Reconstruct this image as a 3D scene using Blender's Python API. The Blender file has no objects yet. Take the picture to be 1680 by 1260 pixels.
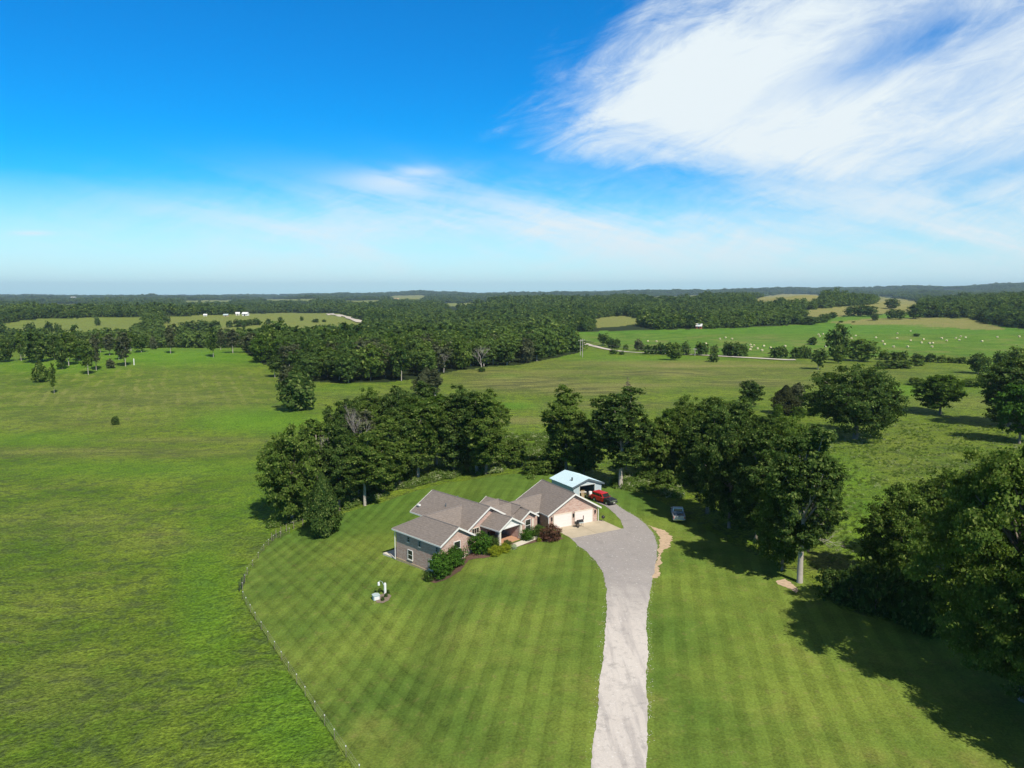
import bpy, bmesh, math, random
import numpy as np
from mathutils import Vector, Matrix

# ------------------------------------------------------------------ camera, sky, sun, exposure
R = math.radians
scene = bpy.context.scene
C = scene.collection
H = 36.0; F = 1208.0; PITCH = R(7.0)
cam_d = bpy.data.cameras.new('camera'); cam = bpy.data.objects.new('camera', cam_d); C.objects.link(cam)
cam.location = (0, 0, H); cam.rotation_euler = (R(90) - PITCH, 0, 0)
cam_d.sensor_width = 36; cam_d.lens = 36 * F / 1680.0
cam_d.clip_start = 1.0; cam_d.clip_end = 60000
scene.camera = cam

SUN_AZ = 29.0      # degrees to the right of straight behind the camera
SUN_EL = 47.0
sx, sy = math.sin(R(SUN_AZ)), -math.cos(R(SUN_AZ))
sun_dir = Vector((sx * math.cos(R(SUN_EL)), sy * math.cos(R(SUN_EL)), math.sin(R(SUN_EL))))
sl = bpy.data.lights.new('sun', 'SUN'); so = bpy.data.objects.new('sun', sl); C.objects.link(so)
sl.energy = 5.0; sl.angle = R(0.5); sl.color = (1.0, 0.95, 0.84)
so.rotation_euler = (-sun_dir).to_track_quat('-Z', 'Y').to_euler()
so.location = (0, -50, 200)
scene.view_settings.view_transform = 'Standard'
scene.view_settings.look = 'None'
scene.view_settings.exposure = 0.26
scene.view_settings.gamma = 1.0
scene.cycles.max_bounces = 6
scene.cycles.diffuse_bounces = 2
scene.cycles.glossy_bounces = 2
scene.cycles.transmission_bounces = 3
scene.cycles.volume_bounces = 0
scene.cycles.transparent_max_bounces = 6


class E:
    """little expression builder for Math nodes"""
    nt = None
    def __init__(s, sock): s.s = sock
    @staticmethod
    def m(op, *a, clamp=False):
        n = E.nt.nodes.new('ShaderNodeMath'); n.operation = op; n.use_clamp = clamp
        for i, v in enumerate(a):
            if isinstance(v, E): E.nt.links.new(v.s, n.inputs[i])
            else: n.inputs[i].default_value = v
        return E(n.outputs[0])
    def __add__(s, o): return E.m('ADD', s, o)
    __radd__ = __add__
    def __sub__(s, o): return E.m('SUBTRACT', s, o)
    def __rsub__(s, o): return E.m('SUBTRACT', o, s)
    def __mul__(s, o): return E.m('MULTIPLY', s, o)
    __rmul__ = __mul__
    def __truediv__(s, o): return E.m('DIVIDE', s, o)
    def clamp(s): return E.m('ADD', s, 0.0, clamp=True)


def sstep(e, a, b):
    n = E.nt.nodes.new('ShaderNodeMapRange'); n.interpolation_type = 'SMOOTHSTEP'
    E.nt.links.new(e.s, n.inputs['Value']); n.inputs['From Min'].default_value = a; n.inputs['From Max'].default_value = b
    return E(n.outputs[0])


def comb(x, y, z=0.0):
    n = E.nt.nodes.new('ShaderNodeCombineXYZ')
    for i, v in enumerate((x, y, z)):
        if isinstance(v, E): E.nt.links.new(v.s, n.inputs[i])
        else: n.inputs[i].default_value = v
    return n.outputs[0]


def noise(vec, scale, detail=4, rough=0.55, dist=0.0):
    n = E.nt.nodes.new('ShaderNodeTexNoise'); n.inputs['Scale'].default_value = scale
    n.inputs['Detail'].default_value = detail; n.inputs['Roughness'].default_value = rough; n.inputs['Distortion'].default_value = dist
    if vec is not None: E.nt.links.new(vec, n.inputs['Vector'])
    return E(n.outputs[0])


def mixc(fac, a, b, blend='MIX'):
    n = E.nt.nodes.new('ShaderNodeMix'); n.data_type = 'RGBA'; n.blend_type = blend
    for sock, v in ((n.inputs['Factor'], fac), (n.inputs[6], a), (n.inputs[7], b)):
        if isinstance(v, E): E.nt.links.new(v.s, sock)
        elif hasattr(v, 'is_linked'): E.nt.links.new(v, sock)
        elif isinstance(v, (tuple, list)): sock.default_value = tuple(v) + ((1,) if len(v) == 3 else ())
        else: sock.default_value = v
    return n.outputs[2]


def build_world():
    w = bpy.data.worlds.new('World'); scene.world = w; w.use_nodes = True
    nt = w.node_tree; E.nt = nt
    bg = nt.nodes['Background']
    sky = nt.nodes.new('ShaderNodeTexSky'); sky.sky_type = 'NISHITA'; sky.sun_disc = False
    sky.sun_elevation = R(SUN_EL); sky.sun_rotation = R(180 - SUN_AZ)
    sky.altitude = 300; sky.air_density = 1.0; sky.dust_density = 0.6; sky.ozone_density = 2.5
    g = nt.nodes.new('ShaderNodeTexCoord'); sp = nt.nodes.new('ShaderNodeSeparateXYZ'); nt.links.new(g.outputs['Generated'], sp.inputs[0])
    x, y, z = (E(o) for o in sp.outputs)
    yy = E.m('MAXIMUM', y, 0.08)
    u = x / yy; v = z / yy
    tinted = mixc(1.0, sky.outputs[0], mixc(sstep(z, .0, .30), (.80, 1.24, 1.40), (.76, 1.14, 1.50)), 'MULTIPLY')
    hs = nt.nodes.new('ShaderNodeHueSaturation'); nt.links.new(tinted, hs.inputs['Color']); nt.links.new((sstep(z, .0, .30) * .55 + 1.12).s, hs.inputs['Saturation'])
    # big cirrus sheet: feathered, streaks fanning from the lower left
    w1 = noise(comb(u * 3.0, v * 5.0, 3.1), 1.0, 6, 0.62)
    w2 = noise(comb(u * 3.0, v * 5.0, 9.7), 1.0, 6, 0.62)
    du = u + 0.13 * (w1 - 0.5); dv = v + 0.075 * (w2 - 0.5)
    a1, b1, a2, b2 = 0.048, 0.19, 0.215, 0.375      # upper left edge of the sheet
    L = math.hypot(a2 - a1, b2 - b1); nx, ny = (b2 - b1) / L, -(a2 - a1) / L
    h1 = (du - a1) * nx + (dv - b1) * ny
    h2 = dv - (0.197 - 0.20 * (du - 0.03))
    
    # streak noise along two directions
    s1 = noise(comb((u * 0.85 + v * 0.5) * 2.2, (v * 0.85 - u * 0.5) * 11.0, 1.0), 1.0, 8, 0.66, 0.5)
    s2 = noise(comb((u * 0.97 - v * 0.22) * 2.4, (v * 0.97 + u * 0.22) * 15.0, 5.0), 1.0, 8, 0.62, 0.4)
    h1 = h1 + (s1 - .5) * .16; h2 = h2 + (s2 - .5) * .09
    s3 = noise(comb((u + v * .5) * 7.0, (v - u * .35) * 26.0, 8.0), 1.0, 9, 0.72, 0.8)
    body = sstep(h1 + (s3 - .5) * .14, -0.085, 0.065) * sstep(h2 + (s3 - .5) * .07, -0.035, 0.06)
    core = E.m('POWER', 2.718, ((u - 0.32) * (u - 0.32) * 18.0 + (v - 0.24) * (v - 0.24) * 55.0) * -1.0)
    veil = sstep(s1 * .40 + w1 * .15 + s3 * .45 + 0.16 * core, 0.34, 0.66)
    c1 = body * (0.36 + 0.60 * veil + 0.10 * core)
    # blue gap top right
    p = (u - 0.55) * 0.93 + (v - 0.335) * 0.36; q = (v - 0.335 - 0.05 * (w1 - 0.5)) * 0.93 - (u - 0.55) * 0.36
    gap = E.m('POWER', 2.718, (p * p * 34.0 + q * q * 1700.0) * -1.0) * sstep(s1, 0.75, 0.35)
    c1 = c1 * (1.0 - 0.85 * gap)
    p2 = (u - 0.62) * 0.97 + (v - 0.155) * 0.25; q2 = (v - 0.155) * 0.97 - (u - 0.62) * 0.22
    gap2 = E.m('POWER', 2.718, (p2 * p2 * 25.0 + q2 * q2 * 3500.0) * -1.0)
    c1 = c1 * (1.0 - 0.45 * gap2)
    # low horizontal bands
    band = E.m('POWER', 2.718, (v - 0.085) * (v - 0.085) * -300.0) * sstep(u, -1.0, 0.1)
    band = band * sstep(s2 * .7 + s3 * .3, 0.36, 0.64) * 0.9
    rb = sstep(u, 0.0, 0.45) * sstep(v, 0.03, 0.09) * sstep(v, 0.24, 0.12) * sstep(s2 * .65 + s3 * .35, 0.30, 0.62) * 0.85
    low = sstep(v, 0.25, -0.03); low = low * low * 0.50
    # small wisps
    a = u + 0.122 + 0.02 * (w2 - 0.5); b = v - 0.160 - 0.02 * (w1 - 0.5)
    wisp = E.m('POWER', 2.718, (a * a * 1300.0 + b * b * 22000.0) * -1.0) * 0.5
    a = u + 0.15; b = v - 0.148
    wisp2 = E.m('POWER', 2.718, (a * a * 200.0 + b * b * 4500.0) * -1.0) * sstep(s2, 0.46, 0.62) * 0.5
    a = u + 0.64; b = v - 0.08
    wisp3 = E.m('POWER', 2.718, (a * a * 1500.0 + b * b * 90000.0) * -1.0) * 0.5
    tot = E.m('MAXIMUM', E.m('MAXIMUM', c1, band + low * 0.5), rb) + wisp + wisp2 + wisp3
    tot = tot.clamp() * sstep(z, 0.0, 0.02) * sstep(y, 0.0, 0.15)
    # grey fill added to the unseen sky high overhead, keeps shadows neutral
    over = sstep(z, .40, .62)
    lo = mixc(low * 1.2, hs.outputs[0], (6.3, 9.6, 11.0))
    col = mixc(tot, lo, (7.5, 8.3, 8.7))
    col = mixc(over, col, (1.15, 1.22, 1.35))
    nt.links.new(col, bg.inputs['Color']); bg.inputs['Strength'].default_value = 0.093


build_world()

# ------------------------------------------------------------------ terrain
AC = np.array([-1.2, -.7, -.35, -.1, 0, .1, .2, .3, .4, .47, .55, .7, 1.2])
YR = np.array([-2000, 60, 120, 185, 300, 430, 520, 650, 760, 1100, 1450, 2000, 3000, 4500, 7000, 9500, 16000.])
TZ = np.array([
 [0]*13,
 [-2,-1.5,-1,-.5,0,0,0,0,0,0,0,0,0],
 [-5,-4,-2.5,-1,0,0,0,0,0,0,0,0,0],
 [-6,-5,-4,-1.5,-.5,0,0,0,0,0,0,0,0],
 [-3,-2,-1,-.5,0,1,1,0,0,0,0,0,0],
 [1,2,3,0,0,0,0,0,0,0,0,0,0],
 [-4,-4,-3,-3,-2,-2,-2,-1,-1,-1,-1,0,0],
 [-12,-13,-13,-8,-4,-3,-1,0,0,0,0,2,3],
 [-10,-9,-9,-10,-4,-1,1,1,1,1,1,3,5],
 [4,5,5,-8,-1,3,4,5,8,8,9,20,25],
 [-8,-8,-8,-6,5,8,10,16,32,20,12,22,25],
 [-8,-8,-8,-4,12,15,17,20,28,10,8,18,22],
 [-12,-12,-10,-6,0,2,5,8,10,8,10,20,30],
 [-12,-12,-8,0,5,8,10,14,16,18,22,35,45],
 [-12,-8,0,20,27,33,42,55,68,76,84,118,140],
 [-12,-8,0,20,27,33,42,55,68,76,84,118,140],
 [-30]*13], float)


def fbm(x, y, s, seed=0, o=4):
    r = np.random.RandomState(seed); z = np.zeros_like(x, dtype=float); a = 1.0; k = 2 * np.pi / s
    for i in range(o):
        for j in range(3):
            th = r.uniform(0, 2 * np.pi); ph = r.uniform(0, 6.28); kk = k * r.uniform(.75, 1.3)
            z = z + a * np.sin(kk * (x * np.cos(th) + y * np.sin(th)) + ph + 1.3 * np.sin(kk * .6 * (y * np.cos(th) - x * np.sin(th)) + ph * 2)) / 2.2
        a *= .5; k *= 2.03
    return z


def ss(t): t = np.clip(t, 0, 1); return t * t * (3 - 2 * t)


def terr(x, y):
    x = np.asarray(x, float); y = np.asarray(y, float)
    yc = np.maximum(y, 40.0); a = np.clip(x / yc, -1.19, 1.19)
    i = np.clip(np.searchsorted(AC, a) - 1, 0, len(AC) - 2); fa = ss((a - AC[i]) / (AC[i + 1] - AC[i]))
    yy = np.clip(y, -1999, 15999); j = np.clip(np.searchsorted(YR, yy) - 1, 0, len(YR) - 2); fy = ss((yy - YR[j]) / (YR[j + 1] - YR[j]))
    z = (TZ[j, i] * (1 - fa) + TZ[j, i + 1] * fa) * (1 - fy) + (TZ[j + 1, i] * (1 - fa) + TZ[j + 1, i + 1] * fa) * fy
    r = np.hypot(x, y)
    z = z + fbm(x, y, 900, 3, 3) * 8.5 * ss((r - 1300) / 2500) + fbm(x, y, 260, 5, 2) * 1.1 * ss((r - 350) / 700) + fbm(x, y, 2600, 8, 2) * 14 * ss((r - 3500) / 3000)
    z = z + fbm(x, y, 60, 7, 2) * .22 * ss((np.hypot(x - 0, y - 95) - 50) / 60)
    near = np.exp(-(((x - 6) / 34) ** 2 + ((y - 100) / 30) ** 2) ** 2)
    z = z * (1 - near) + .6 * near
    z = z - 2.1 * ss((-4.5 - x) / 6.5) * np.exp(-((y - 97) / 42) ** 4) * (1 - ss((-x - 45) / 60))
    z = z + .9 * ss((x - 24) / 14) * np.exp(-((y - 98) / 26) ** 4) * (1 - ss((x - 70) / 60))
    return z


def proj(x, y, z):
    z = z - H; d = y * math.cos(PITCH) - z * math.sin(PITCH); up = y * math.sin(PITCH) + z * math.cos(PITCH)
    d = np.where(d < 1, 1, d) if isinstance(d, np.ndarray) else max(d, 1)
    return 840 + F * x / d, 630 - F * up / d


_tt = np.concatenate([np.arange(20, 400, 1.0), np.arange(400, 1500, 4.0), np.arange(1500, 12000, 20.0)])
def G(px, py):
    """ground point seen along a viewing direction (marches over the terrain)"""
    a = (px - 840) / F; b = -(py - 630) / F
    d = np.array([a, math.cos(PITCH) + b * math.sin(PITCH), -math.sin(PITCH) + b * math.cos(PITCH)])
    P = d[None] * _tt[:, None]; h = H + P[:, 2] - terr(P[:, 0], P[:, 1])
    k = np.argmax(h < 0)
    if h[k] >= 0: k = len(h) - 1
    t0, t1 = _tt[max(k - 1, 0)], _tt[k]
    for _ in range(14):
        tm = (t0 + t1) / 2; p = d * tm
        if H + p[2] - float(terr(p[0], p[1])) < 0: t1 = tm
        else: t0 = tm
    p = d * t1
    return Vector((p[0], p[1], float(terr(p[0], p[1]))))


def top_height(P, ty):
    """height of a vertical thing standing at P whose top shows at ty"""
    b = -(ty - 630) / F; e = math.atan(b) - PITCH
    return H + P.y * math.tan(e) - P.z


def pxm(P):
    return F / (P.y * math.cos(PITCH) + (H - P.z) * math.sin(PITCH))


def inpoly(px, py, poly):
    px = np.asarray(px); py = np.asarray(py); r = np.zeros(px.shape, bool); n = len(poly)
    for i in range(n):
        x1, y1 = poly[i]; x2, y2 = poly[(i + 1) % n]
        if y1 == y2: continue
        c = ((y1 > py) != (y2 > py)) & (px < (x2 - x1) * (py - y1) / (y2 - y1) + x1)
        r ^= c
    return r


# ------------------------------------------------------------------ helpers for objects
def tag(o, label=None, cat=None, group=None, kind=None):
    if label: o['label'] = label
    if cat: o['category'] = cat
    if group: o['group'] = group
    if kind: o['kind'] = kind
    return o


def empty(name, loc, rz=0, label=None, cat=None, group=None):
    o = bpy.data.objects.new(name, None); C.objects.link(o); o.location = loc; o.rotation_euler = (0, 0, rz); o.empty_display_size = .3
    return tag(o, label, cat, group)


def mesh_obj(name, verts, faces, mat, parent=None, smooth=False, mats=None, mi=None):
    me = bpy.data.meshes.new(name); me.from_pydata([tuple(v) for v in verts], [], faces)
    for m in (mats or [mat]): me.materials.append(m)
    if mi is not None: me.polygons.foreach_set('material_index', mi)
    if smooth: me.polygons.foreach_set('use_smooth', [True] * len(me.polygons))
    me.update()
    o = bpy.data.objects.new(name, me); C.objects.link(o)
    if parent: o.parent = parent
    return o


class MB:
    def __init__(s): s.v = []; s.f = []
    def add(s, vs, fs, M=None):
        n = len(s.v); s.v += [(M @ Vector(p)) if M is not None else Vector(p) for p in vs]; s.f += [[n + i for i in f] for f in fs]; return s
    def box(s, x0, x1, y0, y1, z0, z1, M=None):
        vs = [(x, y, z) for z in (z0, z1) for y in (y0, y1) for x in (x0, x1)]
        return s.add(vs, [[0, 2, 3, 1], [4, 5, 7, 6], [0, 1, 5, 4], [2, 6, 7, 3], [1, 3, 7, 5], [0, 4, 6, 2]], M)
    def prism(s, poly, axis, a, b, M=None):
        """poly of 2d points extruded along axis ('x','y','z') from a to b"""
        def p3(p, t): return {'x': (t, p[0], p[1]), 'y': (p[0], t, p[1]), 'z': (p[0], p[1], t)}[axis]
        n = len(poly); vs = [p3(p, a) for p in poly] + [p3(p, b) for p in poly]
        fs = [list(range(n)), list(range(2 * n - 1, n - 1, -1))] + [[i, i + n, (i + 1) % n + n, (i + 1) % n] for i in range(n)]
        return s.add(vs, fs, M)
    def slab(s, poly3, th, M=None):
        n = len(poly3); vs = list(poly3) + [(p[0], p[1], p[2] - th) for p in poly3]
        fs = [list(range(n)), list(range(2 * n - 1, n - 1, -1))] + [[i, i + n, (i + 1) % n + n, (i + 1) % n] for i in range(n)]
        return s.add(vs, fs, M)
    def tube(s, pts, rads, sides=6, M=None, cap=True):
        n0 = len(s.v); pts = [Vector(p) for p in pts]
        for i, p in enumerate(pts):
            d = (pts[min(i + 1, len(pts) - 1)] - pts[max(i - 1, 0)])
            if d.length < 1e-6: d = Vector((0, 0, 1))
            d.normalize(); a = d.orthogonal().normalized(); b = d.cross(a)
            for k in range(sides):
                t = 2 * math.pi * k / sides; q = p + (a * math.cos(t) + b * math.sin(t)) * rads[i]
                s.v.append((M @ q) if M is not None else q)
        for i in range(len(pts) - 1):
            for k in range(sides):
                a0 = n0 + i * sides + k; a1 = n0 + i * sides + (k + 1) % sides
                s.f.append([a0, a1, a1 + sides, a0 + sides])
        if cap:
            s.f.append([n0 + k for k in range(sides)][::-1]); e = n0 + (len(pts) - 1) * sides; s.f.append([e + k for k in range(sides)])
        return s
    def build(s, name, mat, parent=None, bevel=0, smooth=False):
        me = bpy.data.meshes.new(name); me.from_pydata([tuple(v) for v in s.v], [], s.f); me.materials.append(mat)
        bm = bmesh.new(); bm.from_mesh(me); bmesh.ops.recalc_face_normals(bm, faces=bm.faces)
        if bevel: bmesh.ops.bevel(bm, geom=list(bm.edges), offset=bevel, segments=2, affect='EDGES', clamp_overlap=True)
        if smooth:
            for f in bm.faces: f.smooth = True
        bm.to_mesh(me); bm.free()
        o = bpy.data.objects.new(name, me); C.objects.link(o)
        if parent: o.parent = parent
        return o


# ------------------------------------------------------------------ materials
def newmat(name):
    m = bpy.data.materials.new(name); m.use_nodes = True; nt = m.node_tree; E.nt = nt
    b = nt.nodes['Principled BSDF']; b.inputs['Specular IOR Level'].default_value = .25
    return m, nt, b


def texco(nt, kind='Object'):
    return nt.nodes.new('ShaderNodeTexCoord').outputs[kind]


def worldpos(nt):
    return nt.nodes.new('ShaderNodeNewGeometry').outputs['Position']


def plain(name, col, rough=.6, metal=0, var=.18, scale=3.0, spec=.3):
    m, nt, b = newmat(name)
    n = noise(texco(nt), scale, 4)
    c = mixc(n, tuple(v * (1 - var) for v in col), tuple(min(1, v * (1 + var)) for v in col))
    nt.links.new(c, b.inputs['Base Color']); b.inputs['Roughness'].default_value = rough; b.inputs['Metallic'].default_value = metal
    b.inputs['Specular IOR Level'].default_value = spec
    return m


def bump(nt, b, h, strength, dist=.1):
    n = nt.nodes.new('ShaderNodeBump'); n.inputs['Strength'].default_value = strength; n.inputs['Distance'].default_value = dist
    nt.links.new(h.s, n.inputs['Height']); nt.links.new(n.outputs[0], b.inputs['Normal'])


def ground_mat():
    m, nt, b = newmat('pasture_ground')
    P = worldpos(nt)
    at = nt.nodes.new('ShaderNodeAttribute'); at.attribute_name = 'zone'
    sp = nt.nodes.new('ShaderNodeSeparateColor'); nt.links.new(at.outputs['Color'], sp.inputs[0])
    hay, tan, wood = (E(sp.outputs[i]) for i in range(3))
    at2 = nt.nodes.new('ShaderNodeAttribute'); at2.attribute_name = 'zone2'
    sp2 = nt.nodes.new('ShaderNodeSeparateColor'); nt.links.new(at2.outputs['Color'], sp2.inputs[0])
    lush, brown, rows = (E(sp2.outputs[i]) for i in range(3))
    n_big = noise(P, .012, 4, .6); n_mid = noise(P, .07, 5, .62); n_cl = noise(P, .45, 5, .65, .6); n_f = noise(P, 2.6, 4, .7)
    mp = nt.nodes.new('ShaderNodeMapping'); mp.inputs['Scale'].default_value = (.05, .22, .2); mp.inputs['Rotation'].default_value = (0, 0, R(-14)); nt.links.new(P, mp.inputs[0])
    n_str = noise(mp.outputs[0], 1.0, 5, .65, .4)
    base = mixc(sstep(n_mid, .35, .66), (.086, .152, .014), (.168, .228, .026))
    base = mixc(sstep(n_big, .40, .65) * .55, base, (.15, .20, .022))
    base = mixc(sstep(n_cl, .48, .62) * .65, base, (.064, .092, .032))
    base = mixc(sstep(n_str, .55, .72) * .45, base, (.17, .175, .05))
    base = mixc(sstep(n_cl, .46, .30) * .35, base, (.12, .24, .014))
    base = mixc(lush * .8, base, mixc(n_mid, (.075, .20, .010), (.14, .285, .016)))
    drycol = mixc(sstep(n_str, .4, .62), (.26, .235, .085), (.135, .16, .045))
    base = mixc(brown * .72, base, mixc(sstep(n_str, .42, .58), drycol, (.105, .088, .052)))
    # faint raked hay rows on the crest pasture
    wv = nt.nodes.new('ShaderNodeTexWave'); wv.inputs['Scale'].default_value = .062; wv.inputs['Distortion'].default_value = 3.5; wv.inputs['Detail'].default_value = 3
    wv.bands_direction = 'X'; mp2 = nt.nodes.new('ShaderNodeMapping'); mp2.inputs['Rotation'].default_value = (0, 0, R(-25)); nt.links.new(P, mp2.inputs[0]); nt.links.new(mp2.outputs[0], wv.inputs[0])
    base = mixc(rows * sstep(E(wv.outputs['Fac']), .6, .95) * sstep(n_mid, .40, .62) * .55 * sstep(n_cl, .35, .6), base, (.30, .29, .10))
    base = mixc(hay, base, mixc(sstep(n_mid, .35, .65), (.070, .175, .014), (.105, .225, .022)))
    base = mixc(tan, base, mixc(sstep(n_mid, .3, .7), (.30, .25, .10), (.21, .21, .07)))
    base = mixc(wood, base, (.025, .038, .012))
    fine = mixc(sstep(n_f, .3, .7), (.52, .55, .5), (1.5, 1.46, 1.42))
    base = mixc(1.0, base, fine, 'MULTIPLY')
    nt.links.new(base, b.inputs['Base Color']); b.inputs['Roughness'].default_value = .9; b.inputs['Specular IOR Level'].default_value = .1
    h = n_cl * 1.0 + n_f * .35
    bump(nt, b, h, 1.0, 1.0)
    return m


def lawn_mat():
    m, nt, b = newmat('mown_lawn')
    P = worldpos(nt); sp = nt.nodes.new('ShaderNodeSeparateXYZ'); nt.links.new(P, sp.inputs[0]); x, y = E(sp.outputs[0]), E(sp.outputs[1])
    wob = noise(P, .12, 3); w = (wob - .5)
    n1 = noise(P, .05, 4, .6); n2 = noise(P, .35, 5, .65); n3 = noise(P, 4.5, 4, .7)
    def stripes(deg, period, amp, ph=0.0):
        t = R(deg); q = x * math.cos(t) + y * math.sin(t) + w * amp + ph
        s = E.m('SINE', q * (2 * math.pi / period)); return sstep(s, -.22, .22), E.m('POWER', E.m('ABSOLUTE', E.m('SINE', q * (math.pi / period))), 14.0)
    A, Al = stripes(-8.5, 2.3, .5)
    B_, Bl = stripes(32.5, 2.3, .5)
    Cc, Cl = stripes(-10.5, 2.3, .7)
    right = sstep(x - y * 0.02, 9.0, 10.0)          # lawn on the far side of the drive is mown along it
    left = sstep(x + (y - 60) * .30 + w * 5, -2.0, -9.0)  # cross-mown next to the fence
    c = mixc(sstep(n1, .3, .7), (.082, .142, .022), (.158, .208, .034))
    sA = A * .6 + .2; sB = B_
    pt = sstep(noise(P, .06, 3, .6), .35, .6) * .7 + .35
    lum = (A - .5) * pt * (.21 * (1.0 - right)) + (sB - .5) * pt * (.12 * left) + (Cc - .5) * pt * (.19 * right)
    lum = lum - Al * .10 * (1.0 - right) - Bl * .14 * left
    lum = lum + (n2 - .5) * .85 + (sstep(n3, .25, .75) - .5) * .55 + 1.0
    yel = sstep(noise(P, .09, 4, .6), .52, .68) * sstep(y, 88.0, 55.0)
    c = mixc(yel * .45, c, (.235, .235, .055))
    c = mixc(sstep(noise(P, .8, 5, .75), .54, .70) * .45, c, (.19, .165, .06))
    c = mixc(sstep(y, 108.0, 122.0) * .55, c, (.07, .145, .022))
    cc = nt.nodes.new('ShaderNodeCombineColor')
    for i in range(3): nt.links.new(lum.s, cc.inputs[i])
    c = mixc(1.0, c, cc.outputs[0], 'MULTIPLY')
    nt.links.new(c, b.inputs['Base Color']); b.inputs['Roughness'].default_value = .9; b.inputs['Specular IOR Level'].default_value = .08
    bump(nt, b, n3, .5, .12)
    return m


def gravel_mat():
    m, nt, b = newmat('pale_gravel')
    P = worldpos(nt); sp = nt.nodes.new('ShaderNodeSeparateXYZ'); nt.links.new(P, sp.inputs[0]); x, y = E(sp.outputs[0]), E(sp.outputs[1])
    n1 = noise(P, .22, 5, .65); n2 = noise(P, 1.6, 5, .7); n3 = noise(P, 9, 3, .7)
    mp = nt.nodes.new('ShaderNodeMapping'); mp.inputs['Scale'].default_value = (1.2, .12, 1); nt.links.new(P, mp.inputs[0]); n4 = noise(mp.outputs[0], 1.0, 4, .6)
    c = mixc(n1, (.48, .43, .395), (.61, .56, .52))
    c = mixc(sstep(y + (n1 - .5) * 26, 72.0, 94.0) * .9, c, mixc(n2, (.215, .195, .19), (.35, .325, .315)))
    c = mixc(sstep(n4, .46, .64) * .55, c, (.33, .30, .29))
    c = mixc(sstep(n2, .54, .70) * .45, c, (.24, .225, .21))
    c = mixc(sstep(noise(P, .6, 5, .7), .52, .68) * .35, c, (.22, .205, .20))
    c = mixc(sstep(noise(P, 3.5, 3, .6), .62, .70) * .5, c, (.72, .69, .66))
    c = mixc(1.0, c, mixc(n3, (.8, .8, .8), (1.2, 1.2, 1.2)), 'MULTIPLY')
    nt.links.new(c, b.inputs['Base Color']); b.inputs['Roughness'].default_value = .95; b.inputs['Specular IOR Level'].default_value = .1
    bump(nt, b, n3, .5, .05)
    return m


def brick_mat(name, rot=0):
    m, nt, b = newmat(name)
    g = texco(nt); sp = nt.nodes.new('ShaderNodeSeparateXYZ'); nt.links.new(g, sp.inputs[0])
    v = comb(E(sp.outputs[0]) + E(sp.outputs[1]), E(sp.outputs[2]))
    br = nt.nodes.new('ShaderNodeTexBrick'); nt.links.new(v, br.inputs[0])
    br.inputs['Scale'].default_value = 1.0; br.inputs['Brick Width'].default_value = .32; br.inputs['Row Height'].default_value = .11; br.inputs['Mortar Size'].default_value = .012
    br.inputs['Color1'].default_value = (.40, .215, .165, 1); br.inputs['Color2'].default_value = (.54, .37, .30, 1); br.inputs['Mortar'].default_value = (.40, .36, .33, 1); br.inputs['Bias'].default_value = -.1
    n = noise(g, 1.6, 5, .7); n2 = noise(g, 7, 3)
    c = mixc(sstep(n, .45, .7) * .5, br.outputs['Color'], (.42, .36, .32))
    c = mixc(sstep(n2, .55, .7) * .35, c, (.22, .12, .10))
    nt.links.new(c, b.inputs['Base Color']); b.inputs['Roughness'].default_value = .85
    return m


def shingle_mat():
    m, nt, b = newmat('grey_brown_shingles')
    g = texco(nt); n = noise(g, .7, 5, .65); n2 = noise(g, 5, 4, .7)
    sp = nt.nodes.new('ShaderNodeSeparateXYZ'); nt.links.new(g, sp.inputs[0]); z = E(sp.outputs[2])
    row = E.m('SINE', z * (2 * math.pi / .17)) * .05
    mp = nt.nodes.new('ShaderNodeMapping'); mp.inputs['Scale'].default_value = (1.2, 1.2, 6.0); nt.links.new(g, mp.inputs[0]); n3 = noise(mp.outputs[0], 1.6, 4, .75)
    c = mixc(n, (.150, .124, .108), (.190, .162, .143))
    c = mixc(sstep(n3, .35, .7), c, (.23, .192, .17))
    lum = (n2 - .5) * .5 + row + 1.0
    cc = nt.nodes.new('ShaderNodeCombineColor')
    for i in range(3): nt.links.new(lum.s, cc.inputs[i])
    c = mixc(1.0, c, cc.outputs[0], 'MULTIPLY')
    nt.links.new(c, b.inputs['Base Color']); b.inputs['Roughness'].default_value = .9
    return m


def leaf_mat(name, c1, c2, trans=.35, hi=None, rw=.25, patch=0):
    m, nt, b = newmat(name)
    nt.nodes.remove(b); out = [n for n in nt.nodes if n.type == 'OUTPUT_MATERIAL'][0]
    at = nt.nodes.new('ShaderNodeAttribute'); at.attribute_name = 'tint'
    sp = nt.nodes.new('ShaderNodeSeparateColor'); nt.links.new(at.outputs['Color'], sp.inputs[0])
    oi = nt.nodes.new('ShaderNodeObjectInfo'); rnd = E(oi.outputs['Random'])
    f = (E(sp.outputs[0]) * (1 - rw) + rnd * rw).clamp()
    if patch:
        P = worldpos(nt); pn = sstep(noise(P, .0045, 3, .6), .35, .65); pm = sstep(noise(P, .03, 3, .6), .35, .65)
        f = (f + (pn - .5) * patch + (pm - .5) * patch * .8).clamp()
    c = mixc(f, c1, c2)
    if hi: c = mixc(sstep(E(sp.outputs[1]), .72, .95) * .8, c, hi)
    d = nt.nodes.new('ShaderNodeBsdfDiffuse'); t = nt.nodes.new('ShaderNodeBsdfTranslucent')
    nt.links.new(c, d.inputs[0]); tc = mixc(.5, c, (c2[0] * 1.6, c2[1] * 1.7, c2[2] * .6)); nt.links.new(tc, t.inputs[0])
    mx = nt.nodes.new('ShaderNodeMixShader'); mx.inputs[0].default_value = trans; nt.links.new(d.outputs[0], mx.inputs[1]); nt.links.new(t.outputs[0], mx.inputs[2])
    nt.links.new(mx.outputs[0], out.inputs['Surface'])
    return m


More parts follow.
